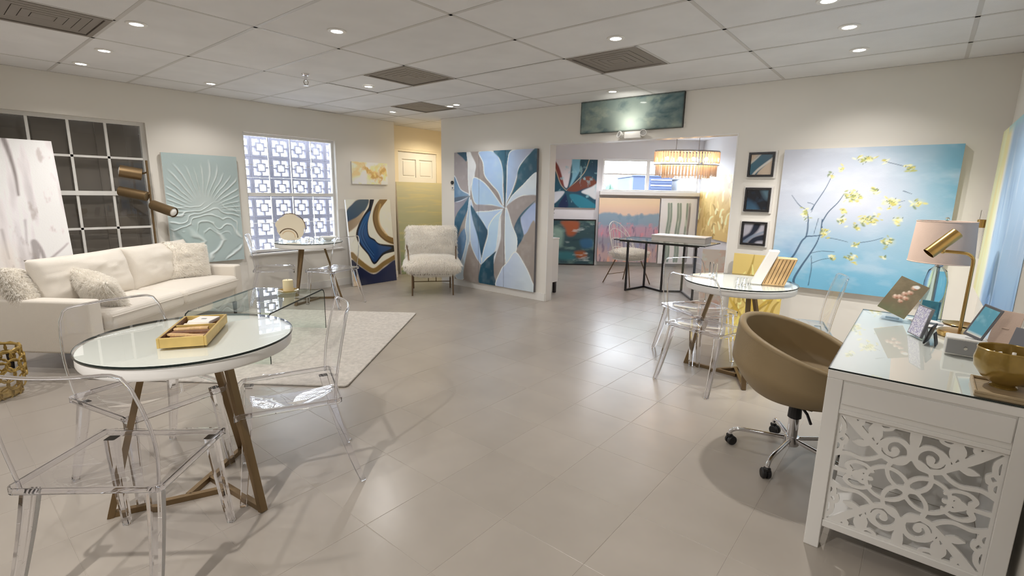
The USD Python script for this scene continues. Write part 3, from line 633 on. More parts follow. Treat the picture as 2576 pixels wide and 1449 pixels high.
a.poly([(1052, 596), (1082, 596), (1064, 680), (1042, 780), (1052, 870), (1092, 900), (1132, 932), (1245, 948), (1245, 985), (1160, 1012), (1096, 1078), (1048, 1010), (988, 940), (958, 870), (974, 790), (1010, 715), (1042, 660)], (10, 14, 24), .006, 5)
a.poly([(1058, 690), (1036, 790), (1048, 880), (1092, 912), (1132, 944), (1215, 962), (1150, 1000), (1096, 1062), (1052, 1000), (996, 932), (972, 870), (986, 800), (1016, 730)], (20, 54, 104), .008, 5, (34, 84, 134), 90)
for k in range(4): a.stroke([(1030-k*8, 770), (1010-k*9, 850), (1040-k*10, 930), (1090, 1000+k*12)], .006, .010, (64, 110, 150) if k % 2 else (12, 30, 64), .006, .6)
a.mix(np.clip((a.noise(9, 9, 4, 3)-.55)*2.5, 0, .25)*(a.c[:, 0] > .35), (244, 236, 220))
painting('agate_painting', 'navy, white and gold poured agate canvas leaning below the little gold picture', a, (-6.345, 4.42, 0), 90, 5.5, m='painted_gloss')
# -- small gold picture
a = Art(.63, .32, 110, (226, 218, 202), 1.5, [(922, 322), (1190, 335), (1185, 490), (922, 485)], 9)
n1 = a.noise(6, 8, 5, 1, 2.0)
a.mix(np.clip((n1-.5)*5-np.hypot((a.u-.2)*2.0, a.v-.75)*1.4+1.0, 0, 1)*.8, (206, 176, 112)); a.mix(np.clip((a.noise(11, 9, 5, 2, 2.)-.46)*6-np.hypot((a.u-.62)*2.2, (a.v-.45)*1.2)*1.2+.6, 0, 1)*.9, (180, 142, 66))
a.mix(np.clip((a.noise(14, 12, 4, 5)-.52)*5, 0, .7)*(a.u > .35), (228, 204, 138)); a.mix(np.clip(1-np.hypot((a.u-.2)*3, (a.v-.15)*3.5), 0, 1), (232, 226, 212))
painting('gold_splash_picture', 'little cream picture splashed with gold, hung above the navy canvas', a, (XL+.002, 4.535, 1.482), 90, depth=.02)
# -- shell relief
a = Art(.775, 1.24, 170, (170, 186, 187), 1.25, [(1165, 383), (1712, 405), (1780, 1190), (1240, 1110)], 11)
x, y = (a.u-.5)*a.W, a.v*a.H
th = np.arctan2(x, y-.60); r = np.hypot(x, y-.60)
rays = np.clip(np.sin(th*40+.9*np.sin(r*11)+a.noise(6, 6, 3, 5)*4), 0, 1)**3*np.clip((r-.16)/.1, 0, 1)*np.clip((.56-r+.05*np.sin(th*9))/.1, 0, 1)*(np.abs(th) < 1.75)
wv = np.clip(np.sin(y*74+9*np.sin(x*7+a.noise(4, 4, 3, 3)*7)+x*14), 0, 1)**4*np.clip((.72-y)/.12, 0, 1)*np.clip((y-.30)/.1, 0, 1)
lf = np.clip(np.sin(26*x+20*np.abs(y-.25)+7*a.noise(5, 5, 3, 4)), 0, 1)**5*np.clip((.42-y)/.1, 0, 1)*1.1
a.h = np.clip(rays+wv+lf, 0, 1.2)*np.clip(np.minimum.reduce([a.u, 1-a.u, a.v, 1-a.v])/.04, 0, 1)
a.mix(np.clip(.7-np.hypot(x*1.5, (y-.72))*1.4, 0, 1)*.75, (206, 214, 212)); a.mix(np.clip(a.h, 0, 1)*.75, (218, 226, 226)); a.mix(np.clip((a.noise(3, 3, 4, 8)-.5)*2, 0, .35), (160, 182, 178))
painting('shell_relief', 'seafoam canvas with a raised white plaster shell fan', a, (XL+.02, 2.235, .52), 90, 0, m='painted_canvas', relief=.011)
# -- tall leaning canvas behind the sofa
a = Art(1.10, 1.82, 130, (206, 202, 204), 1.6, [(-420, 250), (345, 315), (540, 1150), (-330, 1150)], 13)
a.mix(np.clip((a.noise(5, 1.2, 4, 1)-.5)*3.2, 0, .7), (228, 226, 230)); a.mix(np.clip((a.noise(6, 1.4, 4, 2)-.56)*4, 0, .5), (172, 166, 166)); a.mix(np.clip((a.noise(3, 1.5, 3, 6)-.58)*4, 0, .35), (196, 186, 168))
for pts, w, al in [([(135, 290), (160, 350), (185, 430), (198, 510)], .030, .85), ([(30, 900), (55, 980), (85, 1070), (105, 1170)], .026, .75), ([(250, 820), (275, 760), (265, 700), (300, 745), (320, 800)], .05, .7), ([(345, 960), (390, 1010), (400, 1060), (415, 1160)], .032, .85), ([(370, 1000), (400, 1020)], .04, .7), ([(340, 780), (400, 740), (425, 720)], .02, .6), ([(225, 610), (232, 700)], .016, .5), ([(120, 640), (150, 760)], .014, .4), ([(-150, 420), (-120, 600), (-140, 760)], .03, .6), ([(-260, 700), (-220, 900)], .03, .5)]:
    a.stroke(pts, w*1.2, w*.5, (84, 74, 70), .016, al)
a.mix(np.clip((a.noise(9, 1.1, 4, 21)-.52)*4, 0, .55), (150, 146, 148)); a.mix(np.clip((a.noise(16, 6, 4, 9)-.6)*5, 0, .5)*(a.noise(3, 2, 2, 4) > .52), (128, 116, 108))
painting('marbled_canvas', 'tall white and grey streaked canvas leaning behind the sofa', a, (-5.96, .39, 0), 90, 12.2)
# -- green field in the recess
a = Art(1.05, 1.54, 90, (164, 166, 142), 1.55, None, 15)
a.mix(np.clip(1.2-a.v*1.5+.6*(a.noise(2, 16, 4, 1)-.5), 0, 1), (136, 148, 122)); a.mix(np.clip(.55-a.v*1.6+.8*(a.noise(2, 12, 4, 2)-.5), 0, 1)*.9, (102, 126, 100)); a.mix(np.clip((a.noise(2, 22, 4, 3)-.52)*4, 0, .5), (186, 178, 132)); a.mix(np.clip((a.v-.75)*3, 0, 1)*.6, (186, 176, 146))
painting('green_field_painting', 'tall misty green and ochre canvas leaning on the recess door', a, (-6.74, 5.74, 0), 90, 3.5)
# -- teal landscape above the doorway
a = Art(1.22, .352, 170, (128, 146, 142), 1.4, None, 17)
a.mix(np.clip((a.noise(5, 8, 5, 1, 1.5)-.5)*6, 0, 1)*.9, (48, 86, 98)); a.mix(np.clip((a.noise(7, 9, 5, 2, 1.5)-.52)*7, 0, 1)*.85, (160, 172, 158)); a.mix(np.clip((np.abs(a.u-.5)-.22)*3+(a.noise(6, 8, 4, 4, 1.)-.5)*2, 0, 1)*.75, (42, 76, 86)); a.mix(np.clip(.9-np.hypot((a.u-.5)*3.4, (a.v-.3)*1.2)+(a.noise(6, 8, 3, 3)-.5)*.4, 0, 1)*.8, (188, 198, 186))  # pale middle is the lamp glow put into the paint
e_ = np.minimum.reduce([a.u*1.22, (1-a.u)*1.22, a.v*.352, (1-a.v)*.352]); a.mix(np.clip(1-e_/.018, 0, 1)*.8, (44, 46, 40))
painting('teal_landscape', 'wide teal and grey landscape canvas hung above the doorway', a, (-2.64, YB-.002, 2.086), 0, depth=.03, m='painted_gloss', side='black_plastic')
# -- three small framed pieces
def small(seed, f): b = Art(.185, .185, 60, (20, 22, 28), 1.3, None, seed); f(b); return b
def f1(b):
    b.mix(np.ones(len(b.u)), (182, 164, 144)); b.poly([(-.1, -.1), (.25, -.1), (.45, .2), (.95, .72), (1.1, .8), (1.1, 1.1), (.55, 1.1), (.15, .78), (-.1, .35)], (40, 92, 112), .006, 6, (24, 64, 84), 0); b.stroke([(.1, -.1), (.4, .28), (1.1, .86)], .02, .02, (206, 200, 190), .01, .8); b.stroke([(-.1, .5), (.25, .82), (.5, 1.1)], .02, .012, (196, 190, 180), .01, .8)
def f2(b):
    b.mix(np.ones(len(b.u)), (8, 14, 26)); b.mix(np.clip((b.noise(18, 18, 4, 2, 1.)-.5)*4, 0, 1)*.6, (30, 56, 78)); b.poly([(-.1, -.1), (.6, -.1), (.45, .25), (.1, .5), (-.1, .5)], (56, 92, 116), .02, 6, (30, 60, 86), 90, .9); b.poly([(.62, 1.1), (1.1, 1.1), (1.1, .5), (.85, .6)], (74, 100, 114), .02, 6, alpha=.9)
def f3(b):
    b.mix(np.ones(len(b.u)), (160, 158, 168)); b.poly([(-.1, .2), (.3, .55), (.5, 1.1), (.8, 1.1), (.7, .7), (.35, .25), (.1, -.1), (-.1, -.1)], (34, 44, 66), .01, 6, (20, 28, 44), 0); b.poly([(.2, -.1), (.5, .3), (1.1, .5), (1.1, .2), (.7, .1), (.5, -.1)], (24, 32, 48), .01, 6); b.stroke([(.1, .05), (.45, .35), (1.0, .62)], .03, .02, (110, 124, 142), .01, .8)
for z, f, sd, lb in ((1.572, f1, 21, 'small black-framed teal wave picture, top of the three'), (1.247, f2, 22, 'small black-framed near-black abstract, middle of the three'), (.926, f3, 23, 'small black-framed grey and navy abstract, lowest of the three')):
    t = thing('framed_abstract', lb, 'picture', (-1.247, YB-.002, z), group='small framed abstracts beside the doorway')
    obj('mount', cbx(-.127, .127, -.022, 0, 0, .254, .002), 'paper_white', t)
    obj('frame', moved(prism(sbox(-.112, .015, .112, .239).difference(sbox(-.0945, .0325, .0945, .2215)), .02), (0, -.022, 0)), 'black_metal', t)
    b = small(sd, f); obj('painted_surface', moved(b.surface(-.0255), (0, 0, .0345)), 'painted_gloss', t, smooth=True, tint=b.tints())
# -- yellow leaf canvas under the small frames
a = Art(.46, .86, 90, (208, 184, 112), 1.3, None, 25)
for k in range(46):
    b0 = RNG.uniform(-.05, 1.05), RNG.uniform(-.1, .75); an = RNG.uniform(40, 140); L = RNG.uniform(.15, .35)
    e = b0[0]+L*math.cos(rad(an))*1.6, b0[1]+L*math.sin(rad(an)); mx = ((b0[0]+e[0])/2+RNG.uniform(-.05, .05), (b0[1]+e[1])/2)
    a.stroke([b0, mx, e], .035, .006, [(240, 226, 150), (188, 156, 62), (232, 206, 112), (160, 132, 60)][k % 4], .006, .8)
painting('yellow_leaf_canvas', 'yellow and ochre leaf canvas standing under the small framed abstracts', a, (-1.152, 5.08, 0), 0, 3.0, .03)
# -- annex paintings
def on_back(s, t): p = apt(s, t); return (p[0], p[1])
a = Art(.95, .92, 130, (24, 74, 92), 1.2, [(70, 265), (470, 262), (460, 668), (60, 660)], 31)
a.mix(np.clip((a.noise(5, 4, 5, 1, 2.)-.5)*4, 0, 1)*.7, (20, 52, 82))
a.poly([(120, 255), (150, 330), (165, 420), (215, 500), (240, 420), (250, 330), (262, 255)], (214, 206, 208), .012, 6); a.poly([(115, 280), (150, 320), (178, 400), (195, 490), (150, 420)], (122, 52, 42), .012, 6)
a.poly([(262, 255), (340, 258), (330, 340), (290, 420), (240, 495), (262, 400)], (120, 176, 196), .014, 6); a.poly([(330, 258), (420, 255), (380, 350), (260, 495), (320, 400)], (24, 74, 92), .012, 6)
a.stroke([(400, 262), (360, 370), (270, 470), (215, 520)], .016, .01, (196, 180, 150), .01, .9); a.stroke([(90, 262), (130, 360), (170, 470), (215, 520)], .02, .01, (190, 168, 140), .01, .9)
a.poly([(220, 515), (300, 450), (390, 400), (460, 440), (450, 480), (370, 500), (290, 530)], (112, 60, 44), .014, 6); a.poly([(340, 530), (420, 490), (470, 470), (465, 590), (400, 560)], (206, 210, 212), .014, 6)
a.poly([(60, 560), (140, 530), (200, 535), (130, 620), (60, 650)], (196, 200, 206), .012, 6); a.poly([(150, 660), (200, 560), (215, 560), (230, 660)], (12, 34, 74), .012, 6); a.poly([(240, 560), (330, 560), (460, 640), (460, 668), (330, 668)], (36, 118, 138), .014, 6)
a.mix(np.clip((a.noise(14, 9, 4, 4, 1.)-.6)*5, 0, .6), (150, 196, 204))
painting('blue_burst_painting', 'teal, white and rust burst painting hung high in the far room', a, (*on_back(-.06, -.002), 1.128), AN)
a = Art(.89, .86, 110, (46, 74, 80), 1.2, [(110, 355), (690, 360), (690, 965), (80, 965)], 33)
a.mix(np.clip((a.noise(3, 7, 5, 1, 1.)-.5)*5, 0, 1)*.7, (128, 158, 146)); a.mix(np.clip((a.noise(3, 8, 5, 2, 1.)-.56)*5, 0, 1)*.8, (22, 44, 56)); a.poly([(260, 375), (470, 370), (480, 470), (420, 560), (340, 560), (310, 470)], (150, 80, 48), .03, 6); a.poly([(440, 790), (560, 780), (600, 850), (520, 885), (450, 850)], (146, 78, 36), .03, 6)
a.poly([(510, 620), (660, 610), (670, 720), (540, 730)], (44, 90, 124), .03, 6); a.poly([(110, 480), (270, 480), (280, 640), (240, 720), (110, 720)], (132, 160, 146), .04, 6, alpha=.8); a.poly([(200, 800), (420, 800), (420, 900), (200, 890)], (46, 110, 118), .03, 6, alpha=.8); a.mix(np.clip((a.noise(4, 14, 4, 6)-.6)*5, 0, .7), (196, 208, 206))
painting('rust_sea_painting', 'framed rust and teal painting standing on the far room floor', a, (*on_back(-.03, -.06), .022), AN, 2.0, .03, frame='black_metal')
a = Art(1.18, 1.25, 150, (206, 180, 160), 1.4, None, 35)
a.mix(np.clip((a.v-.80)*8, 0, 1)*.6, (222, 194, 158)); tl = .76+.06*(a.noise(5, 1, 4, 1)-.5)*2+.03*np.sin(a.u*9)
a.mix(np.clip((tl-a.v)*30, 0, 1), (128, 148, 164)); a.mix(np.clip((.60+.08*(a.noise(6, 3, 4, 2)-.5)-a.v)*14, 0, 1), (170, 140, 156)); a.mix(np.clip((.44+.06*(a.noise(6, 3, 4, 3)-.5)-a.v)*14, 0, 1), (142, 140, 152)); a.mix(np.clip((.30-a.v)*6, 0, 1)*.8, (186, 158, 154))
a.mix(np.clip((a.noise(14, 9, 4, 4)-.55)*6, 0, .8)*(a.v < .62)*(a.v > .36), (196, 132, 142)); a.mix(np.clip((a.noise(30, 8, 4, 5)-.56)*6, 0, .8)*(a.v < .56), (108, 96, 116)); a.mix(np.clip((a.noise(9, 3, 4, 6)-.55)*5, 0, .7)*(a.v < .3), (214, 158, 124)); a.mix(np.clip((a.noise(9, 3, 4, 7)-.55)*5, 0, .7)*(a.v < .3), (132, 140, 172)); a.mix(np.clip((a.noise(12, 9, 4, 8)-.56)*6, 0, .6)*(a.v > .52)*(a.v < .78), (108, 136, 156))
t = painting('marsh_painting', 'pastel pink and blue marsh landscape standing under the far window', a, (*on_back(1.07, -.07), .08), AN, 1.5, .035, side='bronze')
a = Art(.70, 1.28, 70, (216, 218, 214), 1.5, None, 37)
for k in range(3):
    for s_ in (-.028, .02):
        x0 = .255+.26*k+s_/.7; a.stroke([(x0, .92), (x0+.02*math.sin(k+1), .7), (x0-.02, .45), (x0+.01, .2), (x0-.01, .04)], .040, .046, (104, 124, 112) if k < 2 or s_ < 0 else (112, 104, 106), .012, .85)
    a.mix(np.clip((a.noise(30, 5, 3, k)-.58)*6, 0, .7)*(np.abs(a.u-(.255+.26*k)) < .09), (190, 200, 192))
painting('striped_panel', 'white panel with three green bark stripes under the far window', a, (*on_back(2.04, -.06), .06), AN, 1.5, .03)
def gold_abstract(W, H, nx, seed):
    b = Art(W, H, nx, (206, 176, 112), 1.3, None, seed)
    b.mix(np.clip((b.noise(4, 5, 4, 1, 3.)-.5)*5, 0, 1)*.8, (178, 144, 78)); r2 = random.Random(seed)
    for k in range(46):
        x0, y0, an, L = r2.uniform(0, 1), r2.uniform(0, 1), r2.uniform(20, 160), r2.uniform(.06, .2)
        b.stroke([(x0, y0), (x0+L*.5*math.cos(rad(an))-.02, y0+L*.5*math.sin(rad(an))+.03), (x0+L*math.cos(rad(an)), y0+L*math.sin(rad(an)))], .085, .012, r2.choice([(226, 202, 140), (150, 118, 58), (236, 218, 166), (190, 156, 84), (240, 226, 178)]), .02, .8, 4)
    return b
p_ = apt(AS_R-.002, -.83)
painting('gold_leaf_painting', 'large gold leaf abstract on the far room side wall', gold_abstract(1.46, 1.12, 130, 41), (*p_, .64), AN-90)
a = Art(.27, .80, 60, (226, 204, 192), 1.35, None, 43)
a.mix(np.clip((a.noise(12, 12, 4, 1, 1.5)-.5)*5, 0, 1)*.7, (214, 166, 146)); a.mix(np.clip((a.noise(16, 16, 4, 2, 1.5)-.55)*6, 0, 1)*.7, (190, 148, 98)); a.mix(np.clip((a.noise(14, 14, 4, 3)-.58)*6, 0, 1)*.8, (244, 234, 226))
painting('pink_floral_canvas', 'narrow blush pink floral canvas standing just inside the doorway by the jamb', a, (-1.775, 5.80, 0), 22, 6, .03)
# -- large canvas on the desk wall
a = Art(2.00, 1.12, 160, (150, 178, 206), 1.35, None, 45)
sh_ = a.u*1.74+.10*(a.noise(3, 2, 4, 1)-.5)
a.mix(np.clip((.62-sh_)*8, 0, 1), (206, 208, 204)); a.mix(np.clip((.50-sh_)*9, 0, 1), (224, 206, 150)); a.mix(np.clip((a.noise(8, 2, 4, 3)-.52)*5, 0, .6)*(sh_ < .5), (238, 226, 190)); a.mix(np.clip((a.noise(7, 2, 4, 4)-.55)*5, 0, .8)*(sh_ > .55), (92, 132, 182)); a.mix(np.clip((a.noise(9, 2, 4, 5)-.56)*5, 0, .7)*(sh_ > .55), (196, 206, 222)); a.mix(np.clip((a.v-.94)*18, 0, 1)*(sh_ > .3)*.8, (150, 200, 206)); a.mix(np.clip((.30-a.v)*3, 0, 1)*np.clip((sh_-.5)*4, 0, 1)*.6, (76, 120, 180))
painting('cascade_painting', 'tall yellow and blue streaked canvas on the wall beside the desk', a, (XR-.001, 4.03, .765), -90, 0, .045)
# ---------------------------------------------------------------- rug, sofa group (turned 37 degrees to the room)
SA, SAZ = np.array([-4.644, .747]), 127.5
SD = np.array([math.cos(rad(SAZ)), math.sin(rad(SAZ))]); SN = np.array([SD[1], -SD[0]])
def sp(s, t): return SA+s*SD+t*SN            # s along the sofa, t in front of it
t = thing('area_rug', 'pale grey wool area rug under the glass coffee table', 'rug', (*SA, 0), SAZ)
obj('pile', rbx(-.10, 2.10, -1.94, -.02, .001, .014, .005, 8), 'rug_wool', t, smooth=40)
for x in (-.10, 2.10):
    obj('bound_edge', tube([(x, -1.93, .008), (x, -.03, .008)], .007, 6), 'rug_wool', t)
for y in (-1.94, -.02):
    obj('bound_edge', tube([(-.09, y, .008), (2.09, y, .008)], .007, 6), 'rug_wool', t)
t = thing('sofa', 'off-white two-seat fabric sofa standing across the corner by the dark window', 'sofa', (*SA, 0), SAZ)
L, D = 1.98, .80
obj('base', rbx(.02, L-.02, .03, D-.02, .15, .31, .02), 'sofa_fabric', t, smooth=30)
obj('arm', rbx(0, .13, 0, D, .15, .555, .022), 'sofa_fabric', t, smooth=30); obj('arm', rbx(L-.13, L, 0, D, .15, .555, .022), 'sofa_fabric', t, smooth=30)
obj('backrest', rbx(.05, L-.05, D-.17, D, .15, .68, .03), 'sofa_fabric', t, smooth=30)
for k in range(2):
    w = (L-.27)/2; x = .135+k*w
    c = rbx(x+.002, x+w-.002, -.045, D-.18, .30, .45, .05); v = c.subdivide().subdivide()
    p = v.vertices.copy(); u = (p[:, 0]-x)/w; q = (p[:, 1]+.045)/(D-.135); p[:, 2] += np.where(p[:, 2] > .40, .022*np.sin(np.clip(u, 0, 1)*PI)*np.sin(np.clip(q, 0, 1)*PI)+.008*(meshkit.fbm(p*5, 3, 2)-.5), 0); v.vertices = p
    s_ = obj('seat_cushion', v, 'sofa_fabric', t, smooth=50)
    obj('piping', tube([(x+.02, -.047, .405), (x+w-.02, -.047, .405)], .004, 6), 'sofa_fabric', s_)
    b = moved(pillow(w+.03, .42, .25, 34, 3.0, .06, k+1, .022), (x+w/2, D-.30, .63), rx=-13); obj('back_cushion', b, 'sofa_fabric', t, smooth=True)
for x in (.07, L-.07):
    for y in (.07, D-.07): obj('leg', moved(lathe([(0, 0), (.016, 0), (.024, .15), (0, .15)], 12), (x, y, 0)), 'dark_interior', t)
def fur_pillow(lb, loc, rz, rx, w, h, seed, ry=0):
    t = thing('fur_pillow', lb, 'pillow', loc, rz, rx)
    m_ = moved(pillow(w, h, .18, 26, 2.1, .14, seed, .03), ry=ry); obj('cover', m_, 'fur_base', t, smooth=True)
    fur(t, m_, 8000, .032, 'fur_white', seed, .5, .0028, spread=.35)
P = sp(1.62, -.36); fur_pillow('ivory long-hair fur pillow leaning at the far end of the sofa', (*P, .625), SAZ-20, -16, .44, .40, 5, 8)
P = sp(.37, -.20); fur_pillow('ivory fur pillow slumped against the near arm of the sofa', (*P, .555), SAZ+62, -30, .46, .34, 6, -10)
P = sp(.17, -.64); fur_pillow('creamy fur pillow tucked in the near back corner of the sofa', (*P, .60), SAZ+40, -25, .40, .34, 8, 12)
# glass coffee table: one bent sheet
t = thing('coffee_table', 'clear glass waterfall coffee table with straight sides on the pale rug', 'coffee table', (*SA, .015), SAZ)
x0, x1, y0, y1, h = .285, 1.37, -1.19, -.52, .405
prof = [(x0, 0), (x0, h-.05), (x0+.015, h-.015), (x0+.05, h), (x1-.05, h), (x1-.015, h-.015), (x1, h-.05), (x1, 0)]
pl = spline(prof, 4); pl = LineString(prof).buffer(.006, cap_style='flat', join_style='round')
m_ = prism(pl, y1-y0); v = m_.vertices.copy(); v[:, 1] += y1; m_.vertices = v
obj('glass_sheet', m_, 'coffee_glass', t, smooth=30)
for y in (y0, y1):
    obj('polished_edge', sweep([(p_[0], y, p_[1]) for p_ in prof], np.array([(-.0062, -.0012), (.0062, -.0012), (.0062, .0012), (-.0062, .0012)]), up=(0, 1, 0)), 'glass_edge', t)
P = zc = (-4.56, 2.21)
t = thing('candle_dish', 'shallow golden dish under the candle on the glass coffee table', 'dish', (*P, .427))
obj('dish', lathe([(0, 0), (.055, 0), (.088, .020), (.094, .028), (.090, .029), (.052, .008), (0, .007)], 36), 'gold_bowl', t, smooth=40)
t = thing('pillar_candle', 'cream pillar candle in the golden dish', 'candle', (*P, .434))
obj('wax', lathe([(0, 0), (.044, 0), (.046, .003), (.046, .112), (.043, .116), (.020, .112), (0, .111)], 32), 'candle_wax', t, smooth=40); obj('wick', tube([(0, 0, .110), (.001, 0, .118), (.004, 0, .124)], .0012, 6), 'black_plastic', t)
# woven basket at the edge of the rug
t = thing('gold_basket', 'golden openwork basket of looped strands beside the sofa arm', 'basket', (-4.64, .20, 0))
def basket_r(z): return .135+.05*math.sin(min(1, z/.30)*PI*.75)
for q in range(5):
    for k in range(14):
        a = 2*PI*(k+.5*(q % 2))/14; z = .035+q*.062; r = basket_r(z)
        c = [(math.cos(a+.26*math.cos(b))*(r), math.sin(a+.26*math.cos(b))*r, z+.042*math.sin(b)) for b in np.linspace(0, 2*PI, 13)[:-1]]
        obj('strand_loop', tube(c, .0055, 5, True), 'wicker_gold', t)
obj('base', lathe([(0, 0), (.14, 0), (.145, .008), (.145, .012), (0, .012)], 28), 'wicker_gold', t)
obj('rim', tube([(basket_r(.30)*math.cos(b), basket_r(.30)*math.sin(b), .315) for b in np.linspace(0, 2*PI, 33)[:-1]], .009, 6, True), 'wicker_gold', t)
# brass floor lamp with three heads
t = thing('floor_lamp', 'brass floor lamp with three cylindrical heads behind the sofa', 'floor lamp', (-6.37, 1.675, 0))
obj('base', lathe([(0, 0), (.12, 0), (.12, .012), (.115, .018), (.02, .022), (0, .022)], 32), 'antique_brass', t, smooth=30); obj('pole', tube([(0, 0, .02), (0, 0, 1.66)], .011, 12), 'antique_brass', t)
def lamp_head(z, across, toward, d, ln, r):
    """across / toward: the head's centre beside and before the pole as one stands in the room; d: where the open end points (across, toward, up)."""
    A, B = np.array([.773, .635, 0]), np.array([.635, -.773, 0]); o = across*A+toward*B+(0, 0, z)
    d = d[0]*A+d[1]*B+np.array([0, 0, d[2]]); d = d/np.linalg.norm(d); R = trimesh.geometry.align_vectors((0, 0, 1), d)
    c = lathe([(0, -ln*.5), (r*.9, -ln*.5), (r, -ln*.48), (r, ln*.5), (r-.004, ln*.5), (r-.004, -ln*.4), (0, -ln*.4)], 28); c.apply_transform(R); c.apply_translation(o)
    h_ = obj('lamp_head', c, 'antique_brass', t, smooth=40); obj('swivel', tube([(0, 0, z+.01), tuple(o-d*ln*.42)], .009, 8), 'antique_brass', h_)
    b = lathe([(0, ln*.34), (r-.008, ln*.34), (r-.008, ln*.46), (r*.5, ln*.53), (0, ln*.55)], 20); b.apply_transform(R); b.apply_translation(o); obj('bulb', b, 'white_satin', h_, smooth=40)
lamp_head(1.53, -.14, .05, (-.45, .35, .1), .19, .062); lamp_head(1.315, -.13, .06, (-.95, .15, .20), .26, .050); lamp_head(1.165, .165, .06, (.93, .2, -.27), .27, .052)
# ---------------------------------------------------------------- round tables
def round_table(x, y, rz, lb, first=None):
    t = thing('round_table', lb, 'table', (x, y, 0), rz, 0, 'round white tables with bronze tripod legs')
    obj('tabletop', lathe([(0, .690), (.385, .690), (.396, .694), (.400, .704), (.400, .738), (.396, .744), (0, .744)], 72), 'white_lacquer', t, smooth=35)
    obj('glass_top', lathe([(0, .7465), (.402, .7465), (.404, .7485), (.404, .7525), (.402, .7545), (0, .7545)], 72), 'table_glass', t, smooth=35)
    obj('glass_rim', lathe([(.4045, .7444), (.4052, .7444), (.4052, .7536), (.4045, .7536), (.4045, .7444)], 72), 'glass_edge', t, smooth=35)
    R, th, ro, de = .362, .26, .176, .131; foot = []
    for k in range(3):
        a = th+k*2*PI/3; F = np.array([R*math.cos(a), R*math.sin(a), 0]); Tp = np.array([ro*math.cos(a+de), ro*math.sin(a+de), .690])
        obj('leg', bar(F+(0, 0, .0), Tp, .024, .030, up=(-math.sin(a), math.cos(a), 0)), 'antique_brass', t); foot.append(F)
    for k in range(3):
        a = th+k*2*PI/3; E = np.array([.085*math.cos(a+2.4), .085*math.sin(a+2.4), .013])
        obj('floor_bar', bar(foot[k]*.98+(0, 0, .013), E, .024, .024), 'antique_brass', t)
    obj('top_plate', slab(Point(0, 0).buffer(.20), .682, .690), 'antique_brass', t)
    return t
rt = round_table(-2.424, .732, 0, 'round white glass-topped table holding the compartment tray')
dup(rt, (-1.045, 4.07, 0), 46, 'round white glass-topped table behind the tan swivel chair'); dup(rt, (-5.92, 3.17, 0), 46, 'round white glass-topped table in front of the breeze block window')
# ---------------------------------------------------------------- clear acrylic chairs (front towards local -y)
pane('acrylic_sheet', (.985, .985, .992), 1.45); pane('acrylic_rim', (.84, .84, .89), 1.55)
def acrylic_chair(lb, x, y, az):
    t = thing('acrylic_chair', lb, 'chair', (x, y, 0), az+90)
    # seat: dished plate with rounded corners
    o = Polygon([(-.205, -.215), (.205, -.215), (.215, .18), (-.215, .18)]).buffer(.022, join_style='round')
    n = 22; g = trimesh.creation.extrude_polygon(o, .022); g = g.subdivide_to_size(.05); v = g.vertices.copy()
    e = np.clip(1-np.hypot(v[:, 0]/.235, (v[:, 1]+.015)/.225)**2, 0, 1); v[:, 2] += .428-.020*e; v[:, 2] -= .03*np.clip((-v[:, 1]-.19)/.05, 0, 1)**2; g.vertices = v
    obj('seat', g, 'acrylic_sheet', t, smooth=35)
    ring = np.array(o.exterior.coords)[:-1]; rz_ = .436-.03*np.clip((-ring[:, 1]-.19)/.05, 0, 1)**2
    obj('seat_rim', sweep(np.c_[ring, rz_], np.array([(-.004, -.011), (.002, -.011), (.005, -.007), (.005, .007), (.002, .011), (-.004, .011)]), closed=True, up=(0, 0, 1)), 'acrylic', t, smooth=40)
    # curved back panel
    nu, nv = 21, 13; F, B = [], []; th = .011
    for i in range(nu):
        u = -1+2*i/(nu-1)
        top = .415-(.055*(1-math.sqrt(max(0, 1-((abs(u)-.72)/.28)**2))) if abs(u) > .72 else 0)
        for j in range(nv):
            s_ = j/(nv-1); z = .430+top*s_
            yb = .188+.012*math.sin(s_*PI*.5)+.075*s_**1.6-.045*u*u*(.35+.65*s_)
            X = u*(.215+.018*math.sin(s_*PI)*1.0-.004*s_)
            F.append((X, yb, z)); B.append((X, yb+th, z))
    N = nu*nv; f = []
    for i in range(nu-1):
        for j in range(nv-1):
            a = i*nv+j; b = a+nv; f += [(a, b, b+1), (a, b+1, a+1), (N+a, N+b+1, N+b), (N+a, N+a+1, N+b+1)]
    bnd = [j for j in range(nv)]+[i*nv+nv-1 for i in range(1, nu)]+[(nu-1)*nv+j for j in range(nv-2, -1, -1)]+[i*nv for i in range(nu-2, 0, -1)]
    for k in range(len(bnd)):
        a, b = bnd[k], bnd[(k+1) % len(bnd)]; f += [(a, a+N, b+N), (a, b+N, b)]
    m_ = trimesh.Trimesh(np.array(F+B), np.array(f), process=False)
    if m_.volume < 0: m_.invert()
    obj('backrest', m_, 'acrylic_sheet', t, smooth=35)
    edge = [np.array(F[k])+(0, th/2, 0) for k in bnd[:nv+nu-1+nv-1]]
    obj('back_rim', tube(edge, .0056, 8), 'acrylic', t, smooth=True)
    # legs, square and tapering
    for sx in (-1, 1):
        for (y0, y1, x0, x1, w0, w1) in ((-.190, -.235, .190, .212, .021, .013), (.165, .285, .195, .225, .022, .013)):
            n_ = 7; P_ = [(sx*(x0+(x1-x0)*k/(n_-1)), y0+(y1-y0)*(k/(n_-1))**1.25, .424*(1-k/(n_-1))) for k in range(n_)]
            S_ = np.array([[(-w, -w*.8), (-w*.8, -w), (w*.8, -w), (w, -w*.8), (w, w*.8), (w*.8, w), (-w*.8, w), (-w, w*.8)] for w in np.linspace(w0, w1, n_)])
            lg = sweep(P_, S_); v = lg.vertices; v[:, 2] = np.clip(v[:, 2], 0, .414); lg.vertices = v
            obj('leg', lg, 'acrylic', t, smooth=40)
    return t
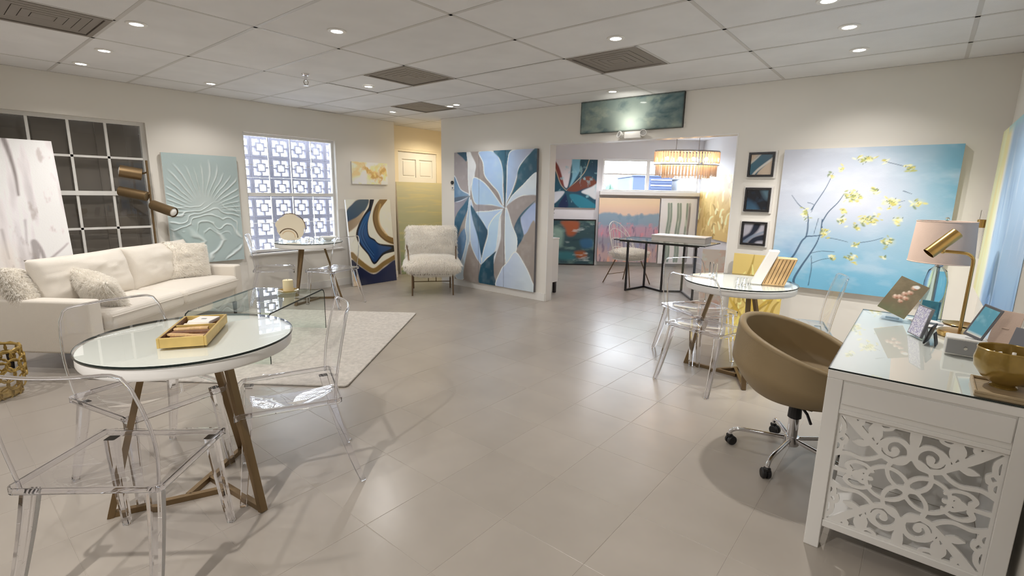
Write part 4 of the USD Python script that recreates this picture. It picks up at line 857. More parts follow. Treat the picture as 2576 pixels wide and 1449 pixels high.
c0 = acrylic_chair('clear acrylic chair in front of the tray table, seen from behind', -2.10, .39, 133)
for lb, x, y, az in (('clear acrylic chair between the tray table and the sofa', -2.765, .635, 14), ('clear acrylic chair beside the tray table, standing on the bare tiles', -2.275, 1.085, -114),
    ('clear acrylic chair nearest the doorway at the table with the book stand', -1.15, 3.74, 74), ('clear acrylic chair under the blossom painting', -.64, 4.20, 195), ('clear acrylic chair half hidden on the doorway side of the table with the book stand', -1.43, 4.32, -32),
    ('clear acrylic chair in profile between the window table and the sofa', -6.08, 2.78, 62), ('clear acrylic chair on the room side of the window table', -5.53, 3.26, 196)):
    dup(c0, (x, y, 0), az+90, lb)
# tray with two compartments
t = thing('compartment_tray', 'gold wooden tray with two compartments on the round table', 'tray', (-2.425, .745, .7555), 58)
W_, L_, H_ = .178, .385, .042
obj('bottom', bx(-W_/2+.006, W_/2-.006, -L_/2+.006, L_/2-.006, 0, .006), 'wood_brown', t)
for nm, b in (('side', cbx(-W_/2, -W_/2+.010, -L_/2, L_/2, 0, H_, .0015)), ('side', cbx(W_/2-.010, W_/2, -L_/2, L_/2, 0, H_, .0015)), ('end', cbx(-W_/2+.010, W_/2-.010, -L_/2, -L_/2+.010, 0, H_, .0015)), ('end', cbx(-W_/2+.010, W_/2-.010, L_/2-.010, L_/2, 0, H_, .0015)), ('divider', cbx(-W_/2+.012, W_/2-.012, .018, .028, .006, H_-.002, .001))):
    obj(nm, b, 'gold_leaf', t)
for x in (-W_/2+.010, W_/2-.0115):
    for y0, y1 in ((-L_/2+.010, .018), (.028, L_/2-.010)): obj('dark_lining', bx(x, x+.0015, y0, y1, .006, H_-.001), 'wood_brown', t)
def in_tray(x, y): c, s_ = math.cos(rad(58)), math.sin(rad(58)); return (-2.425+x*c-y*s_, .745+x*s_+y*c)
for k, (x, y, z, rz, w, l, h, m_, lb) in enumerate([(.0, -.155, 0, 84, .034, .140, .020, 'wood_brown', 'dark wood stick lying nearest the front end of the tray'), (.005, -.105, 0, 95, .034, .135, .022, 'wood_brown', 'broad dark wood stick second from the front of the tray'),
   (.0, -.125, .0225, 68, .022, .155, .008, 'wood_light', 'pale slanting strip laid over the dark sticks of the tray'), (.0, -.055, 0, 88, .038, .145, .026, 'wood_brown', 'dark wood stick behind the pale strip in the tray'), (-.01, -.012, 0, 92, .026, .13, .030, 'wood_light', 'light wood stick against the tray divider')]):
    o = thing('wood_offcut', lb, 'wood piece', (*in_tray(x, y), .7617+z), 58+rz, 0, 'sample pieces in the tray')
    n_ = 9; m1 = sweep([(0.002*math.sin(q*1.3+k), -l/2+l*q/(n_-1), h/2) for q in range(n_)], np.array([(-w/2, -h/2), (w/2, -h/2), (w/2*.94, h/2*.8), (w/2*.8, h/2), (-w/2*.8, h/2), (-w/2*.94, h/2*.8)]), up=(0, 0, 1)); obj('stick', m1, m_, o)
for k, (x, y, z, rz, w, l, h, m_, lb) in enumerate([(-.018, .080, 0, 4, .10, .075, .020, 'card_cream', 'cream card beside the divider in the back half of the tray'), (.012, .115, .0205, -14, .09, .10, .016, 'paper_white', 'white card lying on top in the back half of the tray'), (-.025, .145, 0, 8, .08, .06, .020, 'paper_white', 'thick white card at the far end of the tray')]):
    o = thing('card_sample', lb, 'card', (*in_tray(x, y), .7617+z), 58+rz, 0, 'cards in the tray'); obj('card', cbx(-w/2, w/2, -l/2, l/2, 0, h, .002), m_, o); obj('printed_spot', bx(-.012, .010, -.008, .006, h, h+.0003), 'slate_grey', o)
# fur armchair by the recess
t = thing('fur_armchair', 'white long-hair fur armchair with slim bronze legs by the hall recess', 'armchair', (-5.245, 4.61, 0), 50)
for sx in (-1, 1):
    obj('leg', tube([(sx*.275, -.29, 0), (sx*.27, -.27, .30), (sx*.315, -.25, .47), (sx*.33, .0, .585)], .010, 8), 'bronze', t); obj('leg', tube([(sx*.265, .25, 0), (sx*.265, .22, .30)], .010, 8), 'bronze', t)
    obj('arm_rail', tube(spline([(sx*.33, .0, .585), (sx*.345, .16, .62), (sx*.34, .27, .72), (sx*.33, .30, .83)], 5), .010, 8), 'bronze', t); obj('side_rail', tube([(sx*.27, -.27, .285), (sx*.265, .22, .285)], .009, 8), 'bronze', t)
for y in (-.26, .21): obj('cross_rail', tube([(-.27, y, .285), (.27, y, .285)], .009, 8), 'bronze', t)
obj('stretcher', tube([(-.265, .245, .10), (.265, .245, .10)], .006, 6), 'bronze', t); 
for x in (-.05, .06): obj('brace', tube([(x, .245, .10), (x, .18, .29)], .006, 6), 'bronze', t)
m_ = moved(pillow(.74, .66, .22, 30, 3.0, .05, 3, .035), (0, -.02, .395), rx=90); obj('seat_cushion', m_, 'fur_base', t, smooth=True); fur(t, m_, 14000, .05, 'fur_white', 31, .8, .003, spread=.45)
m_ = moved(pillow(.70, .50, .20, 28, 3.0, .05, 4, .035), (0, .22, .655), rx=-14); obj('back_cushion', m_, 'fur_base', t, smooth=True); fur(t, m_, 11000, .048, 'fur_white', 32, .8, .003, spread=.45)
# thermostat
t = thing('thermostat', 'small black and white thermostat on the wall beside the petal painting', 'thermostat', (-5.43, YB, 1.47))
obj('plate', cbx(-.03, .03, -.012, 0, -.045, .05, .003), 'trim_white', t); obj('dial', moved(lathe([(0, 0), (.026, 0), (.026, .014), (.022, .018), (0, .018)], 24), (0, -.012, .055), rx=90), 'black_plastic', t, smooth=30); obj('label_plate', cbx(-.014, .014, -.014, -.012, -.03, -.012, .0005), 'slate_grey', t)
# emergency light over the doorway
t = thing('picture_light', 'small white twin-head picture light over the doorway', 'light fitting', (-2.575, YB, 2.035))
obj('housing', cbx(-.10, .10, -.05, 0, -.035, .04, .008), 'trim_white', t)
for sx in (-1, 1):
    h_ = obj('lamp_head', moved(lathe([(0, 0), (.026, 0), (.036, .03), (.036, .045), (.030, .045), (.028, .035), (0, .03)], 20), (sx*.125, -.045, .005), rx=75, rz=sx*25), 'trim_white', t, smooth=30)
    obj('lens', moved(lathe([(0, .034), (.029, .036), (.029, .040), (0, .043)], 16), (sx*.125, -.045, .005), rx=75, rz=sx*25), 'clear_glass', h_); obj('bracket', bar((sx*.09, -.03, 0), (sx*.125, -.04, .004), .012), 'steel', h_)
L = UsdLux.SphereLight.Define(stage, str(t.GetPath())+'/light'); L.CreateRadiusAttr(.03); L.CreateIntensityAttr(LAMP_W*.085); L.CreateNormalizeAttr(True); L.CreateColorAttr(Gf.Vec3f(1., .97, .88)); sh = UsdLux.ShapingAPI.Apply(L.GetPrim()); sh.CreateShapingConeAngleAttr(60.); sh.CreateShapingConeSoftnessAttr(1.)
L.AddTranslateOp().Set(Gf.Vec3d(-.03, -.26, .03)); L.AddRotateXOp().Set(138.)
# objects on the window table
TZ = .7555
t = thing('agate_disc', 'large white and gold agate slice standing on the window table', 'ornament', (-6.02, 3.0, TZ), 64, -6)
r_ = .165; an = np.linspace(0, 2*PI, 41)[:-1]; pol = Polygon([((r_+.008*math.sin(5*b)+.006*math.sin(11*b+1))*math.cos(b), .17+(r_+.008*math.sin(5*b))*math.sin(b)) for b in an]).intersection(sbox(-1, 0, 1, 1))
obj('slice', moved(prism(pol, .022), (0, .011, 0)), 'card_cream', t)
obj('gilded_edge', sweep([(x, 0, z) for x, z in [((r_+.006)*math.cos(b), .17+(r_+.006)*math.sin(b)) for b in np.linspace(-.4, 2.1, 24)]], np.array([(-.004, -.013), (.004, -.013), (.004, .013), (-.004, .013)]), up=(0, 1, 0)), 'bronze', t)
for q, (ra, wd, mm) in enumerate(((.105, .010, 'bronze'), (.075, .006, 'wood_light'))):
    obj('band', sweep([(x, -.0125, z) for x, z in [(-.03+ra*math.cos(b), .055+ra*.95*math.sin(b)) for b in np.linspace(-.15, 2.7, 24)]], np.array([(-wd/2, -.001), (wd/2, -.001), (wd/2, .001), (-wd/2, .001)]), up=(0, 1, 0)), mm, t)
obj('stand', cbx(-.06, .06, -.035, .035, -.0005, .012, .003), 'clear_glass', t)
for k, (x, y, r, s_) in enumerate(((-5.80, 3.14, .034, .05), (-5.76, 3.24, .030, .045), (-5.84, 3.30, .028, .04), (-5.72, 3.05, .030, .035))):
    c = trimesh.creation.icosphere(1, r); c.vertices = c.vertices*(1, 1, s_/r*.6); c = moved(c, (0, 0, r*.52+.0), rz=k*23); c.vertices[:, 2] -= c.vertices[:, 2].min()
    o = thing('crystal_lump', ['clear rock crystal nearest the agate slice on the window table', 'clear rock crystal in the middle of the window table', 'clear rock crystal at the back of the window table', 'low clear rock crystal at the front rim of the window table'][k], 'crystal', (x, y, TZ), 0, 0, 'rock crystals on the window table')
    obj('crystal', c, 'clear_glass', o)
t = thing('white_bowl', 'wide shallow white bowl on the window table by the frame', 'bowl', (-5.86, 3.40, TZ)); obj('bowl', lathe([(0, 0), (.045, 0), (.05, .008), (.105, .045), (.103, .048), (.045, .014), (0, .012)], 32), 'white_satin', t, smooth=40); obj('foot', lathe([(.034, -.0003), (.044, -.0003), (.044, .004), (.034, .004), (.034, -.0003)], 24), 'white_satin', t)
# ---------------------------------------------------------------- objects on the table behind the tan chair
t = thing('book_stand', 'white slanted box with a gold-edged block leaning behind it on the round table', 'display', (-.925, 4.06, TZ), 14)
m_ = cbx(-.035, .035, -.06, .06, 0, .255, .004); v = m_.vertices; v[:, 0] += v[:, 2]*.40; m_.vertices = v; obj('white_slab', m_, 'paper_white', t)
m_ = cbx(-.075, .075, -.05, .05, 0, .205, .003); v = m_.vertices; v[:, 0] += v[:, 2]*.32+.115; m_.vertices = v; obj('gilt_block', m_, 'wood_light', t)
for k in range(6):
    s_ = bx(.05+k*.024, .054+k*.024, -.0515, -.05, .01, .195); v = s_.vertices; v[:, 0] += v[:, 2]*.32; s_.vertices = v; obj('gilt_groove', s_, 'antique_brass', t)
for k, (x, y) in enumerate(((-1.36+.06, 4.18), (-1.245, 4.10), (-.99, 3.86), (-.955, 3.90))):
    o = thing('glass_vial', ['slim clear glass at the doorway rim of the round table', 'second slim clear glass near the doorway rim of the round table', 'small clear glass before the white slanted box', 'small clear glass touching the foot of the white slanted box'][k], 'glass', (x, y, TZ), 0, 0, 'small clear glasses on the round table')
    hh = .11 if k < 2 else .055
    obj('glass', lathe([(0, 0), (.016, 0), (.018, .004), (.016, hh), (.0145, hh), (.0145, .008), (0, .008)], 18), 'clear_glass', o, smooth=40)
# ---------------------------------------------------------------- tan swivel chair
t = thing('desk_chair', 'tan leather tub swivel chair on chrome castors tucked at the desk', 'chair', (-.394, 2.889, 0), 86)
nth, npr = 49, 15; th0 = 140; V, Fc = [], []
def tub(phi, s, off):
    """phi from the back (0) round to the arms; s 0 at the seat's centre underneath, 1 at the rim."""
    rim = .745-.135*(1-math.cos(rad(abs(phi))*.95))*.75-.02*(abs(phi)/th0)**4
    r = .30*(1-(1-s)**2.4)**.55 if s < 1 else .30
    r = .055+.262*min(1, (s*1.55))**.62+.018*math.sin(s*PI)
    z = .375+(rim-.375)*(max(0, s-.22)/.78)**1.18-.018*(1-min(1, s/.22))
    return r+off, z
for side, off in ((0, 0.), (1, -.036)):
    for i in range(nth):
        phi = -th0+2*th0*i/(nth-1); a = rad(90+phi)
        for j in range(npr):
            s = j/(npr-1); r, z = tub(phi, s, off*min(1, s*4)); z += (0.035*(1-s)**2 if side else 0)+(-.004 if side else 0)*s
            V.append((r*math.cos(a)*1.06, r*math.sin(a), z))
N = nth*npr
for i in range(nth-1):
    for j in range(npr-1):
        a = i*npr+j; b = a+npr; Fc += [(a, b+1, b), (a, a+1, b+1), (N+a, N+b, N+b+1), (N+a, N+b+1, N+a+1)]
bd = [j for j in range(npr)]+[i*npr+npr-1 for i in range(1, nth)]+[(nth-1)*npr+j for j in range(npr-2, -1, -1)]
for k in range(len(bd)-1):
    a, b = bd[k], bd[k+1]; Fc += [(a, b+N, a+N), (a, b, b+N)]
for i in range(nth-1):
    a, b = i*npr, (i+1)*npr; Fc += [(a, a+N, b+N), (a, b+N, b)]
m_ = trimesh.Trimesh(np.array(V), np.array(Fc), process=False); trimesh.repair.fix_normals(m_)
obj('tub_shell', m_, 'tan_leather', t, smooth=60)
rim = [((tub(-th0+2*th0*i/(nth-1), 1, -.018)[0])*math.cos(rad(90-th0+2*th0*i/(nth-1)))*1.06, (tub(-th0+2*th0*i/(nth-1), 1, -.018)[0])*math.sin(rad(90-th0+2*th0*i/(nth-1))), tub(-th0+2*th0*i/(nth-1), 1, 0)[1]) for i in range(nth)]
obj('rim_roll', tube(rim, .0195, 12), 'tan_leather', t, smooth=True)
obj('seat_cushion', moved(lathe([(0, 0), (.235, 0), (.262, .03), (.262, .06), (.235, .085), (.1, .095), (0, .096)], 40), (0, -.02, .385)), 'tan_leather', t, smooth=50)
obj('seat_plate', cbx(-.10, .10, -.10, .10, .335, .362, .006), 'black_metal', t); obj('gas_lift', lathe([(0, .10), (.026, .10), (.026, .24), (.018, .245), (.018, .34), (0, .34)], 20), 'chrome', t, smooth=30)
obj('tilt_lever', tube([(.02, 0, .33), (-.12, -.08, .325), (-.17, -.11, .30)], .007, 8), 'black_metal', t); obj('lift_cover', lathe([(.027, .245), (.034, .245), (.030, .335), (.027, .335), (.027, .245)], 16), 'black_plastic', t)
obj('hub', lathe([(0, .085), (.036, .085), (.04, .095), (.036, .135), (0, .14)], 24), 'chrome', t, smooth=30)
# bearing of the star: castors are seen at two places on the open side
base_a = math.degrees(math.atan2(2.893-2.889, -.701+.394))-86
for k in range(5):
    a = rad(base_a+10+72*k); c, s = math.cos(a), math.sin(a)
    pts = spline([(c*.03, s*.03, .118), (c*.16, s*.16, .112), (c*.25, s*.25, .106), (c*.295, s*.295, .088), (c*.305, s*.305, .062)], 5)
    obj('star_arm', tube(pts, .0115, 10), 'chrome', t, smooth=True)
    x, y = c*.305, s*.305; hw = rad(base_a+10+72*k+40)
    w_ = moved(lathe([(0, -.022), (.022, -.022), (.027, -.017), (.027, -.004), (.020, -.003), (.020, .003), (.027, .004), (.027, .017), (.022, .022), (0, .022)], 20), (x, y, .0272), rx=90, rz=math.degrees(hw))
    w_.apply_translation((-.012*math.cos(hw), -.012*math.sin(hw), 0)); cs = obj('caster', w_, 'black_plastic', t, smooth=30)
    obj('caster_hood', moved(lathe([(0, .0), (.016, .0), (.018, .012), (.010, .020), (0, .020)], 14), (x, y, .048)), 'black_plastic', cs)
# ---------------------------------------------------------------- the desk
DX0, DX1, DY0, DY1 = -.206, .372, 2.18, 3.53
t = thing('desk', 'white desk with a fretwork end panel and a glass top', 'desk', (0, 0, 0))
obj('desktop', cbx(DX0, DX1, DY0, DY1, .722, .754, .003), 'white_lacquer', t)
obj('glass_top', cbx(DX0, DX1, DY0, DY1, .7555, .7610, .0008), 'table_glass', t)
e_ = sbox(DX0-.0006, DY0-.0006, DX1+.0006, DY1+.0006).difference(sbox(DX0-.0001, DY0-.0001, DX1+.0001, DY1+.0001)); obj('glass_rim', slab(e_, .7552, .7612), 'glass_edge', t)
LGW = .052
for x in (DX0, DX1-LGW):
    for y in (DY0, DY1-LGW): obj('leg', cbx(x, x+LGW, y, y+LGW, 0, .722, .002), 'white_satin', t)
a0, a1 = DX0+LGW, DX1-LGW
obj('apron', cbx(a0, a1, DY0+.006, DY0+.024, .605, .722, .001), 'white_satin', t)
obj('drawer_front', cbx(a0+.004, a1-.004, DY0+.001, DY0+.006, .628, .714, .0015), 'white_satin', t)
obj('apron', cbx(a0, a1, DY1-.024, DY1-.006, .62, .722, .001), 'white_satin', t); obj('apron', cbx(DX1-.03, DX1-.012, DY0+LGW, DY1-LGW, .62, .722, .001), 'white_satin', t); obj('apron', cbx(DX0+.012, DX0+.03, DY0+.50, DY1-LGW, .645, .722, .001), 'white_satin', t)
obj('rail', cbx(a0, a1, DY0+.006, DY0+.046, .100, .128, .0015), 'white_satin', t)
obj('rail', cbx(a0, a1, DY0+.004, DY0+.03, .588, .605, .0015), 'white_satin', t)
for x in (DX0+.01, DX1-.03): obj('side_rail', cbx(x, x+.02, DY0+LGW, DY1-LGW, .100, .128, .0015), 'white_satin', t)
# pedestal cupboard behind the fretwork
obj('cupboard_back', bx(a0, a1, DY0+.43, DY0+.445, .13, .60), 'white_satin', t); obj('cupboard_floor', bx(a0, a1, DY0+.05, DY0+.43, .113, .127), 'white_satin', t)
obj('cupboard_side', bx(DX1-.05, DX1-.035, DY0+LGW, DY0+.43, .13, .60), 'white_satin', t); obj('cupboard_shelf', bx(a0+.03, a1, DY0+.10, DY0+.43, .54, .552), 'white_satin', t)
# fretwork: one quarter drawn, mirrored twice
fx, fz = (a1-a0)/2, (.588-.128)/2
def st(pts, w, n=6): return LineString(spline(np.array(pts)*(fx, fz), n)).buffer(w/2)
def tear(pts, ws, n=6):
    p = spline(np.array(pts)*(fx, fz), n); w = np.interp(np.linspace(0, 1, len(p)), np.linspace(0, 1, len(ws)), ws)
    return unary_union([Point(*p[i]).buffer(w[i]/2, 8).union(Point(*p[i+1]).buffer(w[i+1]/2, 8)).convex_hull for i in range(len(p)-1)])
def leaf(a, b, w, bend=0):
    a, b = np.array(a)*(fx, fz), np.array(b)*(fx, fz); d = b-a; n_ = np.array([-d[1], d[0]])/np.linalg.norm(d); m_ = (a+b)/2+n_*bend
    return Polygon(np.vstack([spline([a, m_+n_*w/2, b], 6), spline([b, m_-n_*w/2, a], 6)])).buffer(.001)
def ring(c, r, w): p = Point(c[0]*fx, c[1]*fz); return p.buffer(r).difference(p.buffer(r-w))
q = [ring((0, .25), .070, .0135), ring((.25, 0), .070, .0135),
     tear([(.03, 1.0), (.035, .86), (.02, .70), (.02, .56)], [.020, .017, .012, .016]),
     ring((.225, .585), .051, .0135), tear([(.02, .55), (.10, .42), (.22, .41), (.34, .46)], [.016, .016, .016, .012]),
     tear([(.05, .68), (.12, .77), (.24, .775), (.33, .70), (.34, .60), (.29, .52), (.22, .53), (.21, .60)], [.012, .014, .017, .018, .017, .016, .018, .026]),
     tear([(.36, .46), (.52, .62), (.70, .80), (.88, 1.0)], [.016, .024, .030, .030]), leaf((.46, .62), (.44, .98), .026), leaf((.54, .68), (.50, 1.0), .028), leaf((.52, .58), (.76, .56), .026), leaf((.70, .84), (.66, 1.0), .020),
     tear([(.36, .46), (.46, .36), (.60, .30), (.80, .33), (.97, .26)], [.014, .014, .015, .015, .016]), tear([(.44, .13), (.54, .21), (.68, .22), (.78, .14), (.74, .06)], [.012, .012, .013, .015, .020]), Point(.62*fx, 0).buffer(.019), tear([(.45, 0), (.62, 0), (.80, .0), (.99, .0)], [.016, .018, .014, .018]), tear([(.62, .0), (.60, .08), (.545, .10)], [.014, .012, .016]),
     tear([(.985, .94), (.90, .80), (.91, .64), (.985, .54)], [.014, .016, .016, .014]), tear([(.985, .54), (.90, .47), (.90, .37), (.985, .28)], [.014, .014, .014, .014]), tear([(.91, .64), (.84, .58), (.86, .50)], [.012, .013, .018]), tear([(.28, 1.0), (.30, .93), (.40, .90), (.47, .96)], [.012, .012, .012, .012])]
Q = unary_union(q); fret = unary_union([affinity.scale(Q, sx, sz, origin=(0, 0)) for sx in (1, -1) for sz in (1, -1)])
border = sbox(-fx, -fz, fx, fz).difference(sbox(-fx+.011, -fz+.010, fx-.011, fz-.010))
fret = unary_union([fret, border]).intersection(sbox(-fx, -fz, fx, fz)).buffer(-.0012).buffer(.0024).buffer(-.0012).simplify(.0006)
obj('fretwork_panel', moved(prism(fret, .012), ((a0+a1)/2, DY0+.026, .128+fz)), 'white_satin', t)
# ---------------------------------------------------------------- on and around the desk
DZ = .7612
mat('tray_beige', (176, 156, 124), .4, var=.15, scale=14, stretch=(1, 8, 1))
b = Art(.135, .20, 70, (112, 100, 76), 1.3, None, 61)
b.mix(np.clip((b.noise(18, 18, 4, 1)-.5)*4, 0, 1)*.6, (146, 132, 104)); b.mix(np.clip(.5-b.v*1.8+(b.noise(20, 20, 3, 2)-.5), 0, 1), (96, 112, 78))
for cx, cy, r in ((.62, .84, .024), (.60, .68, .022), (.48, .60, .022), (.42, .48, .026), (.60, .50, .022), (.30, .44, .024), (.52, .38, .018)): b.dab((cx, cy), r*.8, r*.6, 30, (206, 168, 146), .9, .6); b.dab((cx+.05, cy-.02), r*.4, r*.3, 30, (140, 86, 60), .8, .6); b.dab((cx-.06, cy+.02), r*.35, r*.3, 80, (226, 208, 192), .8, .6)
b.dab((.66, .88), .016, .012, 20, (248, 240, 228), 1, .5)
t = thing('flower_print', 'tilted print of pink flowers on a brown and green ground, propped on the desk', 'print', (-.072, 3.31, .800), -6, -24)
t.GetAttribute('xformOp:translate'); X = UsdGeom.Xformable(t); X.AddRotateYOp().Set(22.0)
obj('board', cbx(-.0675, .0675, -.006, 0, 0, .20, .001), 'wood_light', t); obj('printed_face', b.surface(-.0068), 'printed', t, smooth=True, tint=b.tints())
t = thing('print_easel', 'clear acrylic easel holding up the flower print', 'easel', (-.062, 3.33, DZ), -6)
obj('foot', cbx(-.05, .05, -.05, .05, 0, .005, .001), 'acrylic_sheet', t); obj('rest', cbx(-.05, .05, -.05, -.045, .005, .04, .001), 'acrylic_sheet', t); obj('backrest', moved(cbx(-.03, .03, 0, .005, 0, .15, .001), (0, .0, .005), rx=-24), 'acrylic_sheet', t)
# glitter frame and the black-edged frame beside it
b = Art(.10, .135, 40, (168, 164, 186), 1.4, None, 63); b.mix((meshkit.noise(np.stack([b.u*38, b.v*50, 0*b.u], 1), 3) > .62)*.85, (236, 234, 246)); b.mix((meshkit.noise(np.stack([b.u*34, b.v*46, 0*b.u+4], 1), 5) > .70)*.8, (110, 106, 140))
t = thing('glitter_frame', 'small silver glitter picture frame standing on the desk under the flower print', 'picture frame', (.045, 2.985, DZ+.003), -64, -12)
obj('frame', prism(sbox(-.055, 0, .055, .145).difference(sbox(-.03, .03, .03, .115)), .012), 'pewter', t); obj('printed_face', moved(b.surface(-.0125), (0, 0, .005)), 'printed', t, smooth=True, tint=b.tints()); obj('strut', moved(cbx(-.015, .015, 0, .003, 0, .10, .0008), (0, .045, 0), rx=24), 'pewter', t)
t = thing('black_tablet', 'thin black-edged tablet standing edge-on on the desk', 'tablet', (.085, 2.90, DZ), -100, -14); obj('body', cbx(-.055, .055, -.007, 0, 0, .085, .002), 'black_plastic', t); obj('screen', cbx(-.050, .050, -.0075, -.007, .005, .080, .0002), 'slate_grey', t); obj('stand', moved(cbx(-.03, .03, 0, .003, 0, .06, .0008), (0, .035, 0), rx=26), 'black_plastic', t)
# white box with a drawer, picture on top
t = thing('drawer_box', 'small white box with a grey drawer on the desk', 'box', (.205, 2.735, DZ), 0); obj('case', cbx(-.065, .065, 0, .09, 0, .074, .003), 'white_satin', t); d_ = obj('drawer', cbx(-.060, .060, -.004, 0, .006, .066, .001), 'pewter', t); obj('pull', lathe([(0, -.004), (.006, -.004), (.006, .012), (0, .012)], 12).apply_transform(trimesh.transformations.rotation_matrix(PI/2, (1, 0, 0))).apply_translation((0, -.006, .036)), 'steel', d_)
b = Art(.052, .124, 40, (92, 158, 182), 1.5, None, 65); b.mix(np.clip((b.noise(40, 30, 4, 1)-.5)*4, 0, 1)*.7, (146, 192, 206)); b.mix(np.clip((b.noise(34, 26, 4, 2)-.6)*6, 0, 1)*.8, (226, 236, 240)); b.mix(np.clip((.12-b.v)*9, 0, 1), (226, 232, 236))
t = thing('aqua_picture', 'small aqua seascape in a dark frame leaning on the white drawer box', 'picture frame', (.222, 2.765, DZ+.0775), -22, -16); X = UsdGeom.Xformable(t); X.AddRotateYOp().Set(16.0)
obj('frame', cbx(-.033, .033, -.010, 0, 0, .146, .002), 'slate_grey', t); obj('printed_face', moved(b.surface(-.0108), (0, 0, .011)), 'printed', t, smooth=True, tint=b.tints()); obj('strut', moved(cbx(-.012, .012, 0, .003, 0, .10, .0008), (0, .045, 0), rx=24), 'slate_grey', t)
for lb, x, y, z, rz, w, h, m_ in (('taupe card stand behind the aqua seascape frame', .300, 2.78, DZ, -30, .085, .20, 'lampshade'), ('dark grey card stand between the bowl and the wall canvas', .335, 2.58, DZ, -40, .10, .17, 'slate_grey'), ('white card stand beside the dark grey one by the wall canvas', .355, 2.70, DZ, -40, .06, .19, 'paper_white')):
    t = thing('card_stand', lb, 'card', (x, y, z+.005), rz, -18); obj('card', cbx(-w/2, w/2, -.004, 0, 0, h, .001), m_, t); obj('strut', moved(cbx(-.012, .012, 0, .003, 0, h*.7, .0008), (0, .05, 0), rx=24), m_, t)
# gold bowl on its tray
t = thing('wooden_tray', 'low pale wooden tray under the golden bowl at the desk corner', 'tray', (.288, 2.29, DZ), 0); obj('tray_base', cbx(-.082, .082, -.10, .10, 0, .010, .002), 'tray_beige', t)
for b_ in (cbx(-.082, .082, -.10, -.092, .010, .020, .002), cbx(-.082, .082, .092, .10, .010, .020, .002), cbx(-.082, -.074, -.092, .092, .010, .020, .002), cbx(.074, .082, -.092, .092, .010, .020, .002)): obj('tray_edge', b_, 'tray_beige', t)
t = thing('golden_bowl', 'round golden glass bowl at the near corner of the desk', 'bowl', (.288, 2.335, DZ+.0105)); pr = [(0, 0), (.034, 0), (.036, .006), (.030, .010), (.062, .030), (.086, .065), (.090, .095), (.084, .125), (.086, .132), (.083, .134), (.080, .126), (.086, .095), (.082, .066), (.058, .034), (0, .016)]
m_ = lathe(pr, 48); v = m_.vertices; an = np.arctan2(v[:, 1], v[:, 0]); m_.vertices = v*np.stack([1+.012*np.sin(an*10), 1+.012*np.sin(an*10), 1+0*an], 1); obj('bowl', m_, 'gold_bowl', t, smooth=40); obj('foot_ring', lathe([(.022, -.0002), (.038, -.0002), (.038, .004), (.022, .004), (.022, -.0002)], 32), 'gold_bowl', t)
t = thing('shell_cluster', 'pale coral piece lying in the golden bowl', 'ornament', (.288, 2.335, DZ+.03)); r2 = random.Random(3)
for k in range(7): a_ = k*.9; obj('branch', tube(spline([(0, 0, .0), (.018*math.cos(a_), .018*math.sin(a_), .05), (.042*math.cos(a_+.3), .042*math.sin(a_+.3), .085+.02*r2.random())], 4), .006, 6), 'paper_white', t, smooth=True)
# brass desk lamp
t = thing('desk_lamp', 'brass pharmacy desk lamp with a cylindrical head on the desk', 'desk lamp', (.205, 3.16, DZ))
obj('base', lathe([(0, 0), (.085, 0), (.085, .016), (.080, .022), (.014, .026), (0, .026)], 40), 'brass', t, smooth=30); obj('stem', tube(np.vstack([[(0, 0, .02)], spline([(0, -.01, .33), (-.003, -.012, .372), (-.022, -.014, .393), (-.05, -.016, .398)], 6), [(-.115, -.02, .400)]]), .0075, 12), 'brass', t, smooth=True)
hd = lathe([(0, -.085), (.026, -.085), (.028, -.082), (.028, .060), (.026, .060), (.025, -.07), (0, -.07)], 28); R = trimesh.geometry.align_vectors((0, 0, 1), np.array([-.55, -.25, -.62])/np.linalg.norm([-.55, -.25, -.62])); hd.apply_transform(R); hd.apply_translation((-.128, -.02, .428)); h_ = obj('lamp_head', hd, 'brass', t, smooth=40); obj('joint', moved(trimesh.creation.icosphere(2, .012), (-.115, -.02, .400)), 'brass', h_, smooth=True)
# papers and a dish behind the lamp
for k, (x, y, w, h, rz) in enumerate(((.09, 3.36, .13, .18, 20), (.12, 3.33, .12, .16, -8))):
    o = thing('paper_sheet', ['white paper sheet lying beside the brass lamp base', 'upper white paper sheet lying beside the brass lamp base'][k], 'paper', (x, y, DZ+k*.0022), rz); obj('sheet', cbx(-w/2, w/2, -h/2, h/2, 0, .0018, .0004), 'paper_white', o); obj('printed_block', bx(-w/2+.02, w/2-.03, -.02, .03, .0018, .002), 'pewter', o)
t = thing('brass_dish', 'flat brass trinket dish behind the desk lamp', 'dish', (.22, 3.40, DZ)); obj('dish', lathe([(0, 0), (.05, 0), (.075, .012), (.073, .014), (.048, .004), (0, .004)], 32), 'brass', t, smooth=40); obj('foot', lathe([(.03, -.0002), (.04, -.0002), (.04, .002), (.03, .002), (.03, -.0002)], 24), 'brass', t)
t = thing('teal_canvas', 'little square teal canvas standing at the far end of the desk', 'canvas', (.095, 3.49, DZ), -22, -4); b = Art(.075, .10, 40, (42, 104, 122), 1.4, None, 67); b.mix(np.clip((b.noise(40, 30, 4, 1)-.5)*4, 0, 1)*.8, (28, 78, 100)); b.mix(np.clip((b.noise(30, 20, 4, 2)-.6)*6, 0, 1)*.7, (140, 190, 204)); obj('canvas', cbx(-.0375, .0375, -.022, 0, 0, .10, .001), 'teal_print', t); obj('painted_surface', b.surface(-.0228), 'painted_gloss', t, smooth=True, tint=b.tints())
